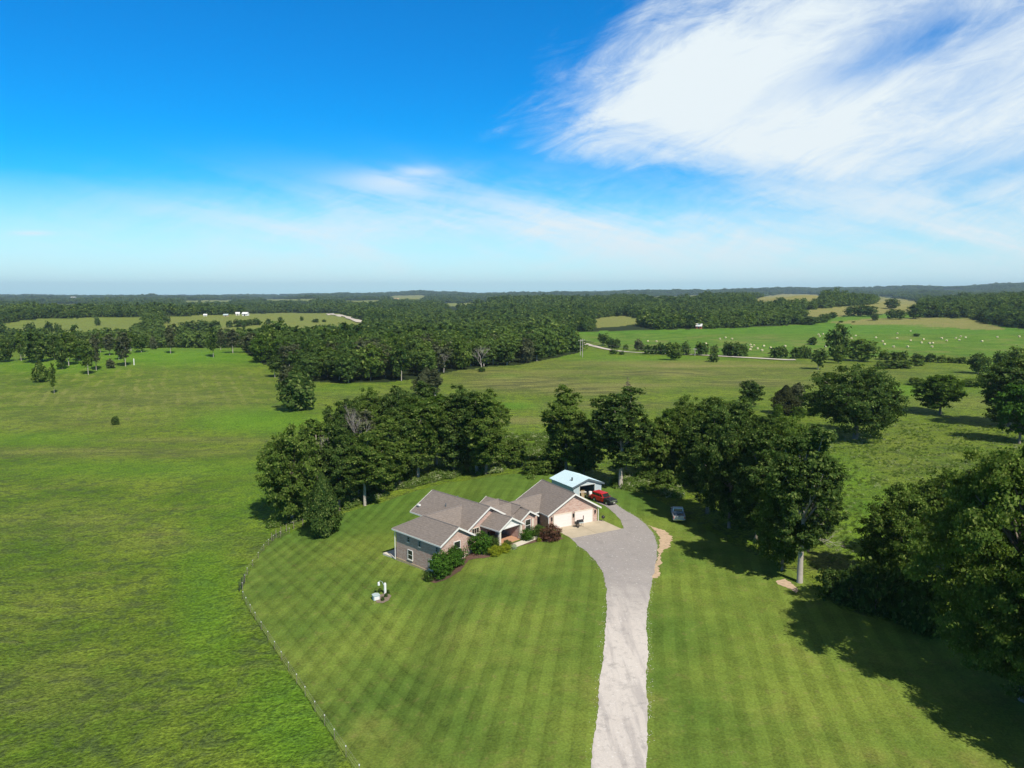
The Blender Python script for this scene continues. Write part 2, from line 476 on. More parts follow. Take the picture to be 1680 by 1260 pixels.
M_ground = ground_mat(); M_lawn = lawn_mat(); M_gravel = gravel_mat()
M_brick = brick_mat('mottled_brick'); M_roof = shingle_mat()
M_white = plain('white_paint', (.66, .65, .62), .5, var=.06)
M_cream = plain('cream_trim', (.62, .57, .47), .6, var=.1)
M_door = plain('garage_door_paint', (.74, .64, .61), .5, var=.04)
M_glass = plain('window_glass', (.018, .022, .022), .08, spec=.6)
M_concrete = plain('tan_concrete', (.44, .375, .28), .85, var=.22, scale=.9)
M_concrete2 = plain('pale_concrete', (.58, .53, .44), .85, var=.12, scale=1.5)
M_terra = plain('terracotta_floor', (.46, .25, .15), .8, var=.15)
M_dark = plain('dark_interior', (.03, .028, .026), .8)
M_black = plain('black_metal', (.02, .02, .022), .4, spec=.5)
M_tire = plain('tyre_rubber', (.018, .018, .018), .8)
M_chrome = plain('chrome', (.6, .6, .6), .25, metal=.9, var=.05)
M_red = plain('red_car_paint', (.50, .012, .014), .3, spec=.6, var=.05)
M_silver = plain('silver_grey_paint', (.45, .45, .48), .35, metal=.3, spec=.5, var=.06)
M_hood = plain('black_hood_paint', (.022, .024, .03), .3, spec=.6)
M_metalroof = plain('blue_white_metal_roof', (.52, .66, .72), .45, spec=.4, var=.05, scale=1.2)
M_siding = plain('pale_blue_siding', (.42, .49, .53), .55, var=.06, scale=2)
M_trimblue = plain('slate_blue_trim', (.10, .13, .16), .5)
M_mulch = plain('brown_mulch', (.13, .075, .055), .95, var=.4, scale=4)
M_mulchg = plain('grey_mulch', (.20, .155, .12), .95, var=.4, scale=5)
M_dirt = plain('orange_dirt', (.47, .345, .23), .95, var=.45, scale=2.2)
M_soil = plain('dry_soil', (.42, .33, .2), .95, var=.3, scale=2)
M_bark = plain('grey_bark', (.20, .165, .13), .9, var=.4, scale=2)
M_palebark = plain('pale_bark', (.36, .32, .27), .9, var=.35, scale=2)
M_deadwood = plain('bleached_dead_wood', (.33, .29, .26), .9, var=.3, scale=2)
M_bale = plain('straw_hay', (.55, .48, .30), .95, var=.2, scale=1.5)
M_pole = plain('weathered_pole_wood', (.34, .31, .28), .9, var=.2)
M_road = plain('far_gravel_road', (.50, .45, .38), .95, var=.15, scale=.1)
M_rust = plain('red_barn_paint', (.33, .10, .07), .8)
M_tanpaint = plain('tan_wood', (.42, .30, .18), .8)
M_stone = plain('pale_stone', (.42, .40, .36), .9, var=.3, scale=5)
M_util = plain('pale_grey_green_steel', (.42, .50, .50), .5)
M_plastic = plain('light_plastic', (.7, .7, .68), .5)

L_oak = leaf_mat('oak_leaves', (.030, .066, .013), (.125, .190, .034), .38, (.26, .31, .08))
L_dark = leaf_mat('dark_oak_leaves', (.022, .052, .013), (.088, .142, .032), .35, (.20, .25, .07))
L_bright = leaf_mat('bright_leaves', (.040, .080, .014), (.085, .150, .022), .4, (.14, .20, .035))
L_cedar = leaf_mat('cedar_needles', (.022, .030, .013), (.055, .062, .024), .15)
L_grey = leaf_mat('dull_grey_green_leaves', (.045, .058, .028), (.10, .115, .055), .3, (.16, .17, .09))
L_forest = leaf_mat('forest_leaves', (.026, .060, .018), (.130, .190, .045), .32, (.13, .19, .04), .45, .55)
L_hedge = leaf_mat('hedge_leaves', (.030, .080, .012), (.070, .150, .020), .3, (.11, .20, .03))
L_yellow = leaf_mat('yellow_green_leaves', (.19, .23, .02), (.30, .33, .03), .35)
L_redtwig = leaf_mat('red_tipped_leaves', (.040, .055, .022), (.17, .065, .05), .3, (.24, .10, .07))
L_weed = leaf_mat('weed_leaves', (.090, .160, .028), (.17, .25, .05), .45, (.36, .38, .18))
L_pale = leaf_mat('pale_seed_heads', (.20, .27, .08), (.42, .44, .24), .4, (.75, .74, .62))
L_mauve = leaf_mat('mauve_twigs', (.16, .12, .11), (.22, .17, .15), .2)
L_white = leaf_mat('variegated_leaves', (.10, .18, .06), (.55, .60, .45), .3)

# ------------------------------------------------------------------ ground mesh
HAYFIELD = [(868, 551), (905, 546), (1000, 543), (1200, 538), (1360, 530), (1514, 520), (1600, 528), (1680, 540), (1760, 548), (1760, 600), (1680, 592), (1560, 582), (1440, 585), (1290, 586), (1200, 583), (1060, 574), (985, 563), (940, 556)]
FIELDS = [  # outline, (hay, tan) weights
    ([(-60, 545), (0, 532), (60, 523), (150, 521), (236, 520), (240, 530), (212, 544), (180, 549), (30, 550), (-60, 550)], .30, .35),
    ([(268, 520), (330, 517), (470, 513), (560, 514), (600, 530), (592, 544), (430, 545), (300, 545), (262, 538)], .22, .42),
    ([(248, 508), (290, 507), (292, 512), (252, 512)], .2, .5),
    ([(1223, 494), (1250, 487), (1283, 482), (1340, 483), (1357, 487), (1330, 495), (1228, 497)], 0, .85),
    ([(1297, 511), (1360, 505), (1434, 499), (1440, 487), (1480, 490), (1514, 496), (1503, 507), (1480, 514), (1400, 517), (1323, 520)], 0, .75),
    ([(1350, 519), (1500, 514), (1520, 516), (1514, 522), (1360, 531), (1320, 534), (1325, 526)], .7, .0),
    ([(955, 533), (975, 524), (992, 520), (1025, 518), (1072, 527), (1040, 533), (985, 538)], .15, .55),
    ([(1065, 518), (1100, 514), (1140, 514), (1172, 519), (1150, 524), (1090, 520)], .1, .5),
    ([(710, 514), (735, 510), (760, 509), (789, 513), (760, 515), (733, 516)], .35, .1),
    ([(842, 545), (875, 543), (882, 549), (850, 553)], .6, .0),
    ([(636, 485), (700, 484), (696, 492), (646, 493)], .1, .6),
    ([(470, 501), (510, 499), (512, 503), (480, 504)], .1, .4),
    ([(1515, 489), (1570, 486), (1572, 489), (1530, 492)], .1, .6),
    ([(1350, 530), (1420, 524), (1514, 520), (1585, 522), (1656, 541), (1600, 541), (1500, 532), (1420, 533)], .2, .72),
    ([(560, 493), (625, 492), (628, 498), (570, 499)], .1, .45), ([(300, 493), (380, 492), (385, 497), (300, 498)], .1, .4), ([(900, 491), (1000, 489), (1010, 491), (905, 493)], .1, .4), ([(1060, 487), (1150, 484), (1155, 489), (1065, 492)], .1, .6),
    ([(720, 498), (800, 496), (805, 501), (728, 503)], .1, .45), ([(430, 491), (520, 490), (522, 495), (436, 496)], .1, .45), ([(60, 499), (150, 498), (152, 503), (64, 504)], .15, .4),
    ([(705, 533), (730, 531), (730, 537), (707, 538)], 0, 1.0), ([(748, 530), (762, 530), (758, 537), (750, 536)], 0, .9),
]
MIDWOOD = [(402, 578), (432, 598), (462, 604), (487, 624), (560, 629), (640, 627), (690, 621), (745, 609), (800, 602), (850, 599), (897, 590), (950, 579), (945, 561), (880, 552), (640, 548), (520, 549), (415, 556)]
ELL = [  # painted patches: cx, cy, rx, ry, channel, weight   (channels: 3 lush, 4 brown, 5 rows, 1 tan)
    (860, 628, 120, 16, 4, .95), (960, 640, 120, 10, 4, .9), (1090, 612, 150, 8, 4, .9), (1230, 628, 120, 8, 4, .8), (1000, 665, 130, 8, 4, .6), (790, 612, 70, 12, 4, .7), (1050, 622, 230, 20, 4, .4), (1150, 600, 120, 3, 1, .8), (1020, 632, 90, 4, 1, .5), (860, 690, 60, 6, 1, .5), (900, 610, 70, 4, 1, .4), (1240, 600, 130, 3, 1, .6), (1250, 612, 180, 9, 4, .5), (1420, 612, 120, 10, 4, .4), (980, 600, 160, 10, 4, .35),
    (1120, 596, 200, 5, 1, .35), (810, 585, 60, 8, 3, .7), (850, 665, 40, 6, 3, .9), (830, 618, 30, 5, 3, .9), (900, 580, 120, 8, 3, .5), (1060, 588, 160, 5, 3, .6),
    (280, 585, 180, 16, 3, .9), (90, 600, 120, 14, 3, .7), (420, 690, 110, 22, 3, .9), (560, 640, 60, 10, 3, .4), (620, 650, 120, 14, 4, .35),
    (180, 640, 200, 45, 5, 1.0), (380, 640, 90, 30, 5, .9), (330, 650, 200, 40, 4, .20), (120, 685, 170, 22, 4, .30), (60, 720, 120, 12, 3, .5),
    (880, 740, 70, 30, 3, .6), (1450, 870, 90, 70, 3, .6), (1600, 660, 90, 12, 4, .3), (1500, 640, 80, 10, 3, .7), (1380, 780, 60, 40, 3, .6), (1500, 760, 160, 40, 4, .18),
    (1360, 925, 40, 20, 4, .6), (340, 980, 60, 120, 3, .6), (480, 1180, 90, 90, 3, .7), (60, 1000, 80, 60, 4, .15), (1280, 559, 60, 4, 4, .9), (1235, 553, 28, 3, 4, 1.0), (1620, 555, 40, 5, 3, .4),
    (1560, 532, 70, 5, 1, .8), (1480, 526, 70, 3, 1, .7), (1400, 565, 150, 8, 3, .5), (1660, 600, 60, 12, 3, .6),
    (650, 900, 60, 40, 3, .4), (230, 655, 240, 22, 4, .42), (150, 742, 260, 9, 4, .5), (330, 722, 180, 6, 4, .45), (260, 770, 260, 16, 3, .5), (420, 820, 80, 50, 3, .4), (100, 860, 160, 30, 4, .25), (90, 1130, 160, 60, 4, .22), (300, 890, 160, 14, 4, .25), (240, 556, 35, 4, 1, .6), (20, 555, 60, 3, 1, .4),
]


def build_ground():
    tn = np.concatenate([np.tan(np.radians(np.linspace(-88, -46, 16))), np.linspace(-1.0, 1.0, 1150), np.tan(np.radians(np.linspace(46, 88, 16)))])
    # rows follow what the eye resolves: dense near, wider far away
    dep = []
    y = 22.0
    while y < 13500:
        dep.append(y); y += max(.45, min(y * y / 36.0 / F * 1.25, y * .02))
    Y = np.array(dep)
    X2, Y2 = np.meshgrid(tn, Y)
    far = np.abs(X2) > 1.02
    X = X2 * Y2
    X = np.clip(X, -15000, 15000)
    Z = terr(X, Y2)
    nr, nc = X.shape
    px, py = proj(X, Y2, Z)
    wx = fbm(X, Y2, 25, 21, 3); wy = fbm(X, Y2, 40, 22, 3)
    k = np.clip(Y2 / 900, 0, 1.2); qx = px + wx * 3.5 * k; qy = py + wy * .55 * k
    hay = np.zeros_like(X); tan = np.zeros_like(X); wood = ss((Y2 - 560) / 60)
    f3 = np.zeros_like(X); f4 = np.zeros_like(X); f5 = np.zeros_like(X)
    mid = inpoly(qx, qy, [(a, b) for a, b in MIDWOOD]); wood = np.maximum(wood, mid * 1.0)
    hf = inpoly(qx, qy, HAYFIELD) & (Y2 > 380); hay[hf] = .85; wood[hf] = 0
    for poly, h, t in FIELDS:
        s = inpoly(qx, qy, poly) & (Y2 > 500); hay[s] = h; tan[s] = t; wood[s] = 0
    ch = {0: hay, 1: tan, 3: f3, 4: f4, 5: f5}
    for cx, cy, rx, ry, c, w in ELL:
        g = np.exp(-(((px + wx * 8 * k - cx) / rx) ** 2 + ((py + wy * 3 * k - cy) / ry) ** 2) ** 1.5) * w
        ch[c][:] = np.maximum(ch[c], np.where(wood > .5, 0, g))
    # field of pale straw in the bale field
    g = ss(fbm(X, Y2, 45, 31, 3) * .9 - .1) * .35 * hf * ss((py - 545) / 12); tan[:] = np.maximum(tan, g); hay[:] = np.where(g > 0, hay * (1 - g), hay)
    hay[:] = np.where(hf & (py > 548), hay * .62, hay)
    V = np.stack([X, Y2, Z], -1).reshape(-1, 3)
    idx = np.arange(nr * nc).reshape(nr, nc)
    Q = np.stack([idx[:-1, :-1], idx[:-1, 1:], idx[1:, 1:], idx[1:, :-1]], -1).reshape(-1, 4)
    # ground behind and beside the viewer: one wide ring of quads joined to the near row
    nb = len(V)
    xb = X[0]
    rows = [V]
    yb = [10., -10., -60., -300., -2000.]
    prev = idx[0]
    for j, yv in enumerate(yb):
        xs = xb * (1 + (j + 1) ** 2.2) ; xs = np.clip(xs, -15000, 15000)
        ids = np.arange(nb, nb + nc); nb += nc
        rows.append(np.stack([xs, np.full(nc, yv), terr(xs, np.full(nc, yv))], -1))
        Q = np.concatenate([Q, np.stack([ids[:-1], ids[1:], prev[1:], prev[:-1]], -1)]); prev = ids
    V = np.concatenate(rows)
    me = bpy.data.meshes.new('ground'); me.vertices.add(len(V)); me.vertices.foreach_set('co', V.astype(np.float32).ravel())
    me.loops.add(Q.size); me.loops.foreach_set('vertex_index', Q.astype(np.int32).ravel())
    me.polygons.add(len(Q)); me.polygons.foreach_set('loop_start', np.arange(0, Q.size, 4, dtype=np.int32)); me.polygons.foreach_set('loop_total', np.full(len(Q), 4, np.int32))
    me.polygons.foreach_set('use_smooth', np.ones(len(Q), bool))
    me.update(calc_edges=True)
    for nm, (a, b, c) in (('zone', (hay, tan, wood)), ('zone2', (f3, f4, f5))):
        at = me.color_attributes.new(nm, 'FLOAT_COLOR', 'POINT')
        col = np.zeros((len(V), 4), np.float32); col[:nr * nc, 0] = a.ravel(); col[:nr * nc, 1] = b.ravel(); col[:nr * nc, 2] = c.ravel(); col[:, 3] = 1
        at.data.foreach_set('color', col.ravel())
    me.materials.append(M_ground)
    o = bpy.data.objects.new('ground', me); C.objects.link(o); tag(o, kind='structure')
    print('ground verts', len(V))


build_ground()


def sheet(name, pts, mat, off, cell=1.0, jag=0.0, seed=1, kind='structure', thick=0):
    """a sheet that follows the terrain; pts are world xy"""
    rnd = random.Random(seed)
    P = [Vector(p) for p in pts]
    if jag:
        Q = []
        for i, p in enumerate(P):
            q = P[(i + 1) % len(P)]; n = max(1, int((q - p).length / .35)); d = (q - p).normalized(); nn = Vector((-d.y, d.x))
            for k in range(n): Q.append(p.lerp(q, k / n) + nn * rnd.uniform(-jag, jag) * .45 + nn * jag * (.5 * math.sin(k * .31 + i * 2) + .9 * math.sin(k * .11 + i)) * .8)
        P = Q
    bm = bmesh.new(); f = bm.faces.new([bm.verts.new((p[0], p[1], 0)) for p in P])
    bmesh.ops.triangulate(bm, faces=[f])
    xs = [p[0] for p in P]; ys = [p[1] for p in P]
    for ax, lo, hi in ((0, min(xs), max(xs)), (1, min(ys), max(ys))):
        t = math.floor(lo / cell) * cell + cell
        while t < hi:
            co = [0, 0, 0]; no = [0, 0, 0]; co[ax] = t + .013; no[ax] = 1
            bmesh.ops.bisect_plane(bm, geom=bm.verts[:] + bm.edges[:] + bm.faces[:], plane_co=co, plane_no=no)
            t += cell
    for v in bm.verts: v.co.z = float(terr(v.co.x, v.co.y)) + off
    bmesh.ops.recalc_face_normals(bm, faces=bm.faces)
    for f in bm.faces:
        if f.normal.z < 0: f.normal_flip()
        f.smooth = True
    me = bpy.data.meshes.new(name); bm.to_mesh(me); bm.free(); me.materials.append(mat)
    o = bpy.data.objects.new(name, me); C.objects.link(o)
    if kind: o['kind'] = kind
    return o


def gp(l): return [G(*p).xy for p in l]


FENCE_PX = [(399, 983), (404, 993), (411, 1005), (419, 1018), (429, 1034), (440, 1050), (451, 1067), (462, 1084), (474, 1102), (487, 1122), (501, 1143), (517, 1168), (533, 1191), (549, 1215), (568, 1243), (590, 1275)]
FENCE_UP = [(398, 968), (402, 955), (406, 943), (415, 930), (424, 917), (433, 904), (441, 895), (449, 888), (460, 882), (475, 876)]
DRIVE_L = [(971, 1275), (975, 1220), (981, 1175), (984, 1120), (989, 1075), (991, 1030), (996, 1000), (996, 965), (990, 940), (978, 922), (962, 905), (946, 895)]
DRIVE_R = [(1059, 1275), (1060, 1210), (1064, 1160), (1062, 1115), (1064, 1070), (1060, 1030), (1060, 1010), (1065, 975), (1071, 945), (1079, 918), (1079, 895), (1072, 876), (1058, 860), (1042, 848), (1025, 838), (1012, 828), (1004, 817), (990, 812), (975, 812)]
LAWN = FENCE_PX[::-1] + FENCE_UP + [(500, 864), (530, 852), (563, 843), (600, 831), (628, 824), (660, 813), (700, 801), (740, 791), (800, 783), (845, 778), (880, 777), (905, 770), (935, 768), (965, 785), (1000, 790), (1040, 800), (1085, 822), (1120, 845), (1160, 870), (1220, 905), (1280, 925), (1330, 955), (1380, 1000), (1500, 1030), (1700, 1060), (1800, 1300), (1300, 1290), (900, 1290)]
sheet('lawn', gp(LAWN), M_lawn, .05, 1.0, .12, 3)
drive_w = gp(DRIVE_L) + [G(917, 866).xy, G(940, 858).xy, G(972, 838).xy, G(966, 818).xy] + gp(DRIVE_R)[::-1]
# the strip right of the apron stays lawn
drive_poly = gp(DRIVE_L) + gp([(930, 878), (960, 872), (1000, 868), (1024, 868), (1018, 853), (1006, 842), (992, 831), (978, 824), (968, 816)]) + gp(DRIVE_R)[::-1]
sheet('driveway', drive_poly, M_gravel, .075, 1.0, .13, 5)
sheet('dirt_patch', gp([(1062, 862), (1075, 868), (1092, 872), (1102, 882), (1101, 897), (1092, 908), (1082, 928), (1074, 950), (1073, 930), (1081, 912), (1081, 893), (1074, 876)]), M_dirt, .07, 1.0, .5, 7)
sheet('dirt_patch', gp([(1272, 955), (1285, 951), (1300, 960), (1310, 968), (1306, 975), (1295, 968), (1282, 963)]), M_dirt, .07, 1.0, .25, 8)
sheet('mulch_bed', gp([(764, 912), (775, 903), (800, 900), (835, 893), (862, 886), (888, 880), (915, 880), (925, 884), (905, 889), (880, 890), (850, 897), (838, 901), (812, 914), (795, 916), (765, 921)]), M_mulch, .08, 1.0, .12, 9)
sheet('mulch_bed', gp([(700, 952), (712, 940), (735, 925), (765, 915), (768, 922), (757, 937), (738, 949), (714, 957)]), M_mulch, .084, 1.0, .12, 10)
sheet('mulch_bed', gp([(616, 984), (624, 977), (634, 974), (642, 978), (638, 986), (628, 991), (618, 990)]), M_mulchg, .085, .7, .1, 11)


def ribbon(name, pts, width, mat, off):
    P = [G(*p) for p in pts]
    Q = []
    for i in range(len(P) - 1):
        n = max(2, int((P[i + 1] - P[i]).length / 12))
        for k in range(n): Q.append(P[i].lerp(P[i + 1], k / n))
    Q.append(P[-1]); v = []; f = []
    for i, p in enumerate(Q):
        d = (Q[min(i + 1, len(Q) - 1)] - Q[max(i - 1, 0)]); nn = Vector((-d.y, d.x, 0)).normalized()
        for s in (-1, 1):
            q = p + nn * s * width / 2; v.append((q.x, q.y, float(terr(q.x, q.y)) + off))
    for i in range(len(Q) - 1): f.append([2 * i, 2 * i + 1, 2 * i + 3, 2 * i + 2])
    o = mesh_obj(name, v, f, mat); o['kind'] = 'structure'; return o


ribbon('gravel_road', [(952, 562), (965, 566), (985, 571), (1005, 575), (1030, 578), (1070, 580), (1130, 582), (1200, 586), (1290, 591), (1305, 591)], 5.0, M_road, .35)
ribbon('gravel_road', [(541, 515), (560, 519), (578, 524), (594, 530)], 16, M_road, 1.0)

# ------------------------------------------------------------------ the house
HA = R(45.5)
house = empty('brick_house', (-6.2, 100.6, 0), HA, 'low brick house with grey shingle gables and a double garage on the mown knoll', 'house')
GP = .57


def gable_roof(mb, fas, u0, z0, half, v0, v1, M=None, th=.16, axis='v', front=True, back=True):
    """two slopes with ridge along v (or u); u0 = ridge position, z0 = ridge height"""
    zr = z0; ze = z0 - GP * half
    def P(a, b, z): return (a, b, z) if axis == 'v' else (b, a, z)
    for s in (-1, 1):
        mb.slab([P(u0, v0, zr), P(u0 + s * half, v0, ze), P(u0 + s * half, v1, ze), P(u0, v1, zr)], th, M)
    for on, v, d in ((front, v0, -.05), (back, v1, .05)):
        if on:
            for s in (-1, 1):
                a = .03; q = [(u0, zr + a), (u0 + s * (half + .02), ze + a), (u0 + s * (half + .02), ze - .24), (u0, zr - .24)]
                if axis == 'v': fas.prism(q, 'y', v, v + d, M)
                else: fas.prism(q, 'x', v, v + d, M)
    # eave boards
    for s in (-1, 1):
        x = u0 + s * half
        if axis == 'v': fas.box(min(x, x + s * .04), max(x, x + s * .04), v0, v1, ze - .2, ze + .0, M)
        else: fas.box(v0, v1, min(x, x + s * .04), max(x, x + s * .04), ze - .2, ze + .0, M)


def gwall(mb, x0, x1, y0, y1, zb, ze, peak=None, ends=(True, True), M=None, axis='v'):
    """box wall with gable ends (pentagon prism)"""
    if peak is None: mb.box(x0, x1, y0, y1, zb, ze, M); return
    c = (x0 + x1) / 2 if axis == 'v' else (y0 + y1) / 2
    if axis == 'v': mb.prism([(x0, zb), (x1, zb), (x1, ze), (c, peak), (x0, ze)], 'y', y0, y1, M)
    else: mb.prism([(y0, zb), (y1, zb), (y1, ze), (c, peak), (y0, ze)], 'x', x0, x1, M)


roof = MB(); fas = MB(); wall = MB()
GM = Matrix.Translation((12.8, -3.7, 0)) @ Matrix.Rotation(R(29 - 45.5), 4, 'Z')    # the garage stands at its own angle
ZR = .12                     # lift of sheathing over wall top
# main block
gable_roof(roof, fas, 4.4, 5.35, 4.45, 0, 13.2); gwall(wall, .42, 8.38, .42, 7.9, -1.9, 2.9, 5.03); gwall(wall, 2.4, 6.4, 7.9, 12.6, -1.9, 2.9, 4.0); wall.box(6.4, 8.38, 7.9, 12.6, -1.9, 2.85)
# wing with hipped rear, joined to the cross ridge
zr, ze, th = 4.75, 2.9, .16
roof.slab([(-3.9, -2.5, zr), (-3.9, 5.0, zr), (-7.13, 8.23, ze), (-7.13, -2.5, ze)], th)
roof.slab([(-7.13, 8.23, ze), (-3.9, 5.0, zr), (3.4, 5.0, zr), (3.4, 8.23, ze)], th)
roof.slab([(-3.9, 5.0, zr), (-3.9, 5.0 - 3.2, zr), (-.7, 1.77, ze), (3.4, 1.77, ze), (3.4, 5.0, zr)], th) if False else roof.slab([(-3.9, 5.0, zr), (-.67, 1.77, ze), (3.4, 1.77, ze), (3.4, 5.0, zr)], th)
roof.slab([(-3.9, -2.5, zr), (-.67, -2.5, ze), (-.67, 1.77, ze), (-3.9, 5.0, zr)], th)
for s in (-1, 1):
    fas.prism([(-3.9, zr + .03), (-3.9 + s * 3.25, ze + .02), (-3.9 + s * 3.25, ze - .24), (-3.9, zr - .24)], 'y', -2.5, -2.55)
fas.box(-7.17, -7.13, -2.5, 8.23, 2.70, 2.9); fas.box(-7.13, 3.4, 8.23, 8.27, 2.70, 2.9)
gwall(wall, -6.72, -1.08, -2.1, 4.4, -2.4, 2.88, 4.48); wall.box(-6.72, -1.08, 4.4, 7.8, -2.4, 2.88); wall.box(-1.2, .6, 2.2, 7.75, -2.4, 2.8)
# link towards the garage, with its rear ridge and the little window gable
gable_roof(roof, fas, 1.6, 4.5, 2.8, 5.5, 17.0, axis='u', front=False, back=False)
gable_roof(roof, fas, 4.2, 4.52, 2.8, 5.5, 10.1, axis='u', front=False, back=False)
gable_roof(roof, fas, 10.1, 4.42, 2.66, -.6, 6.9, front=False)
gable_roof(roof, fas, 10.15, 4.02, 1.96, -2.45, 1.0, back=False)
wall.box(8.2, 13.6, -.75, 6.5, -1.2, 2.86); gwall(wall, 8.6, 11.7, -2.05, .2, -.6, 2.85, 3.72)
# porch roof
gable_roof(roof, fas, 5.2, 4.35, 2.52, -3.62, .5, back=False)
# garage
gable_roof(roof, fas, 4.87, 5.7, 4.9, 0, 9.8, GM); gwall(wall, .42, 9.32, .42, 9.4, -1.0, 2.9, 5.38, M=GM)
# ridge caps
cap = MB()
for a, b in (((4.4, 0, 5.37), (4.4, 13.2, 5.37)), ((-3.9, -2.5, 4.77), (-3.9, 5, 4.77)), ((-3.9, 5, 4.77), (3.3, 5, 4.77)), ((-3.9, 5, 4.77), (-7.1, 8.2, 2.93)), ((10.15, -2.45, 4.04), (10.15, -.6, 4.04)), ((10.1, -.6, 4.44), (10.1, 4.2, 4.5)), ((5.5, 4.2, 4.54), (10.1, 4.2, 4.54)), ((10.1, 1.6, 4.52), (16.5, 1.6, 4.52)), ((5.2, -3.6, 4.37), (5.2, .4, 4.37))):
    cap.tube([a, b], [.07, .07], 5)
cap.tube([(4.87, 0, 5.72), (4.87, 9.8, 5.72)], [.07, .07], 5, GM)
ho = roof.build('roof', M_roof, house); wo = wall.build('wall', M_brick, house); fas.build('fascia', M_white, house); cap.build('ridge_cap', plain('ridge_shingle', (.20, .175, .165), .9), ho)
vt = MB(); vt.box(.9, 1.3, 12.2, 12.8, 3.5, 3.75, Matrix.Translation((0, 0, .1))); vt.build('roof_vent', M_white, ho, bevel=.03)
for (vx, vy, vz) in ((6.0, 9.0, 4.4), (2.4, 7.6, 4.2)):
    k = MB(); k.tube([(vx, vy, vz), (vx, vy, vz + .55)], [.06, .06], 8); k.build('vent_pipe', M_trimblue, ho)


def window(parent, M, w, h, panes=1, trim=M_white, glass=M_glass):
    """window centred on local origin, facing -y"""
    g = MB(); g.box(-w / 2, w / 2, -.02, .05, -h / 2, h / 2, M); wo_ = g.build('window', glass, parent)
    t = .07; f = MB()
    f.box(-w / 2 - t, -w / 2, -.06, .06, -h / 2 - t, h / 2 + t, M); f.box(w / 2, w / 2 + t, -.06, .06, -h / 2 - t, h / 2 + t, M)
    f.box(-w / 2, w / 2, -.058, .058, h / 2, h / 2 + t, M); f.box(-w / 2, w / 2, -.058, .058, -h / 2 - t, -h / 2, M)
    f.box(-w / 2, w / 2, -.045, .03, -.03, .03, M)
    for i in range(1, panes): x = -w / 2 + w * i / panes; f.box(x - .02, x + .02, -.04, .02, -h / 2, h / 2, M)
    f.build('frame', trim, wo_)
    s = MB(); s.box(-w / 2 - .12, w / 2 + .12, -.12, .0, -h / 2 - t - .09, -h / 2 - t - .002, M); s.build('sill', M_cream, wo_)
    return wo_


T = Matrix.Translation; RZ = lambda d: Matrix.Rotation(R(d), 4, 'Z')
window(house, T((-3.95, -2.13, 1.75)), 1.05, 1.9)
window(house, T((1.75, .39, 1.9)), 1.3, 1.5, 3, M_cream)
window(house, T((10.1, -2.08, 1.75)), 1.05, 1.7)
LW = lambda v, z: T((-6.75, v, z)) @ RZ(-90)
window(house, LW(4.55, -.15), 1.0, 1.25)
window(house, LW(4.9, 2.0), .34, .62, trim=plain('grey_frame', (.3, .28, .27)))
window(house, LW(2.4, 1.95), .34, .62, trim=bpy.data.materials['grey_frame'])
window(house, LW(-1.3, 2.05), .36, .5, trim=bpy.data.materials['grey_frame'])
window(house, LW(.0, -.35), .75, 1.35)
window(house, T((6.9, .39, 1.8)), .9, 1.5, 2)
for x, r in ((9.5, 0),):
    k = MB(); k.box(11.0, 11.35, -2.11, -2.05, 1.0, 2.5); k.build('shutter', M_cream, house)
# lighter brick corners and plinth
q = MB(); q.box(-6.76, -1.04, -2.16, -2.1, -.2, .52); q.box(-1.12, -1.02, -2.14, -1.9, .5, 2.7); q.build('plinth', M_cream, house)
q = MB(); q.box(-6.8, -6.72, -2.1, 7.8, -2.4, -1.32); q.build('plinth', M_soil, house)
# garage doors
for i, x0 in enumerate((1.25, 5.1)):
    d = MB()
    for k in range(4): d.box(x0, x0 + 3.2, .33, .40, .62 + k * .505, .62 + k * .505 + .495, GM)
    go = d.build('garage_door', M_door, house, bevel=.012)
    t = MB(); t.box(x0 - .1, x0, .30, .42, .6, 2.72, GM); t.box(x0 + 3.2, x0 + 3.3, .30, .42, .6, 2.72, GM); t.box(x0 - .1, x0 + 3.3, .30, .42, 2.65, 2.78, GM); t.build('door_trim', M_cream, go)
for x in (.85, 4.78, 8.85):
    k = MB(); k.box(x - .1, x + .1, .24, .4, 1.95, 2.4, GM); k.prism([(x - .14, 2.4), (x + .14, 2.4), (x, 2.52)], 'y', .22, .4, GM); k.build('wall_lamp', M_black, house)
# porch
pf = MB(); pf.box(2.85, 7.55, -3.45, .42, .1, .72); po = pf.build('porch_floor', M_terra, house, bevel=.03)
for x in (3.0, 7.25):
    k = MB(); k.box(x - .17, x + .17, -3.45, -3.1, .72, 2.9); k.box(x - .24, x + .24, -3.52, -3.03, .72, .95); k.box(x - .22, x + .22, -3.5, -3.05, 2.66, 2.86); k.build('porch_post', M_cream, house, bevel=.015)
k = MB(); k.box(7.1, 7.45, -3.0, .4, .72, 2.85); k.build('porch_side_wall', M_brick, house)
k = MB(); k.prism([(3.1, 3.0), (7.3, 3.0), (5.2, 4.12)], 'y', -3.3, -3.22); k.build('gable_panel', M_white, house)
k = MB(); k.box(2.85, 7.55, -3.4, -3.12, 2.84, 3.02); k.build('porch_beam', M_white, house)
k = MB(); k.box(4.7, 5.7, .34, .41, .72, 2.75); dd = k.build('front_door', plain('dark_wood', (.10, .045, .03), .5), house, bevel=.02)
k = MB(); k.tube([(5.6, .3, 1.7), (5.6, .2, 1.7)], [.03, .03]); k.build('handle', M_chrome, dd)
k = MB(); k.box(4.2, 4.55, .36, .41, .9, 2.7); k.build('side_light', M_glass, house)
st = MB(); st.box(3.6, 6.6, -4.0, -3.45, .1, .62); st.build('step', M_concrete2, house, bevel=.02)
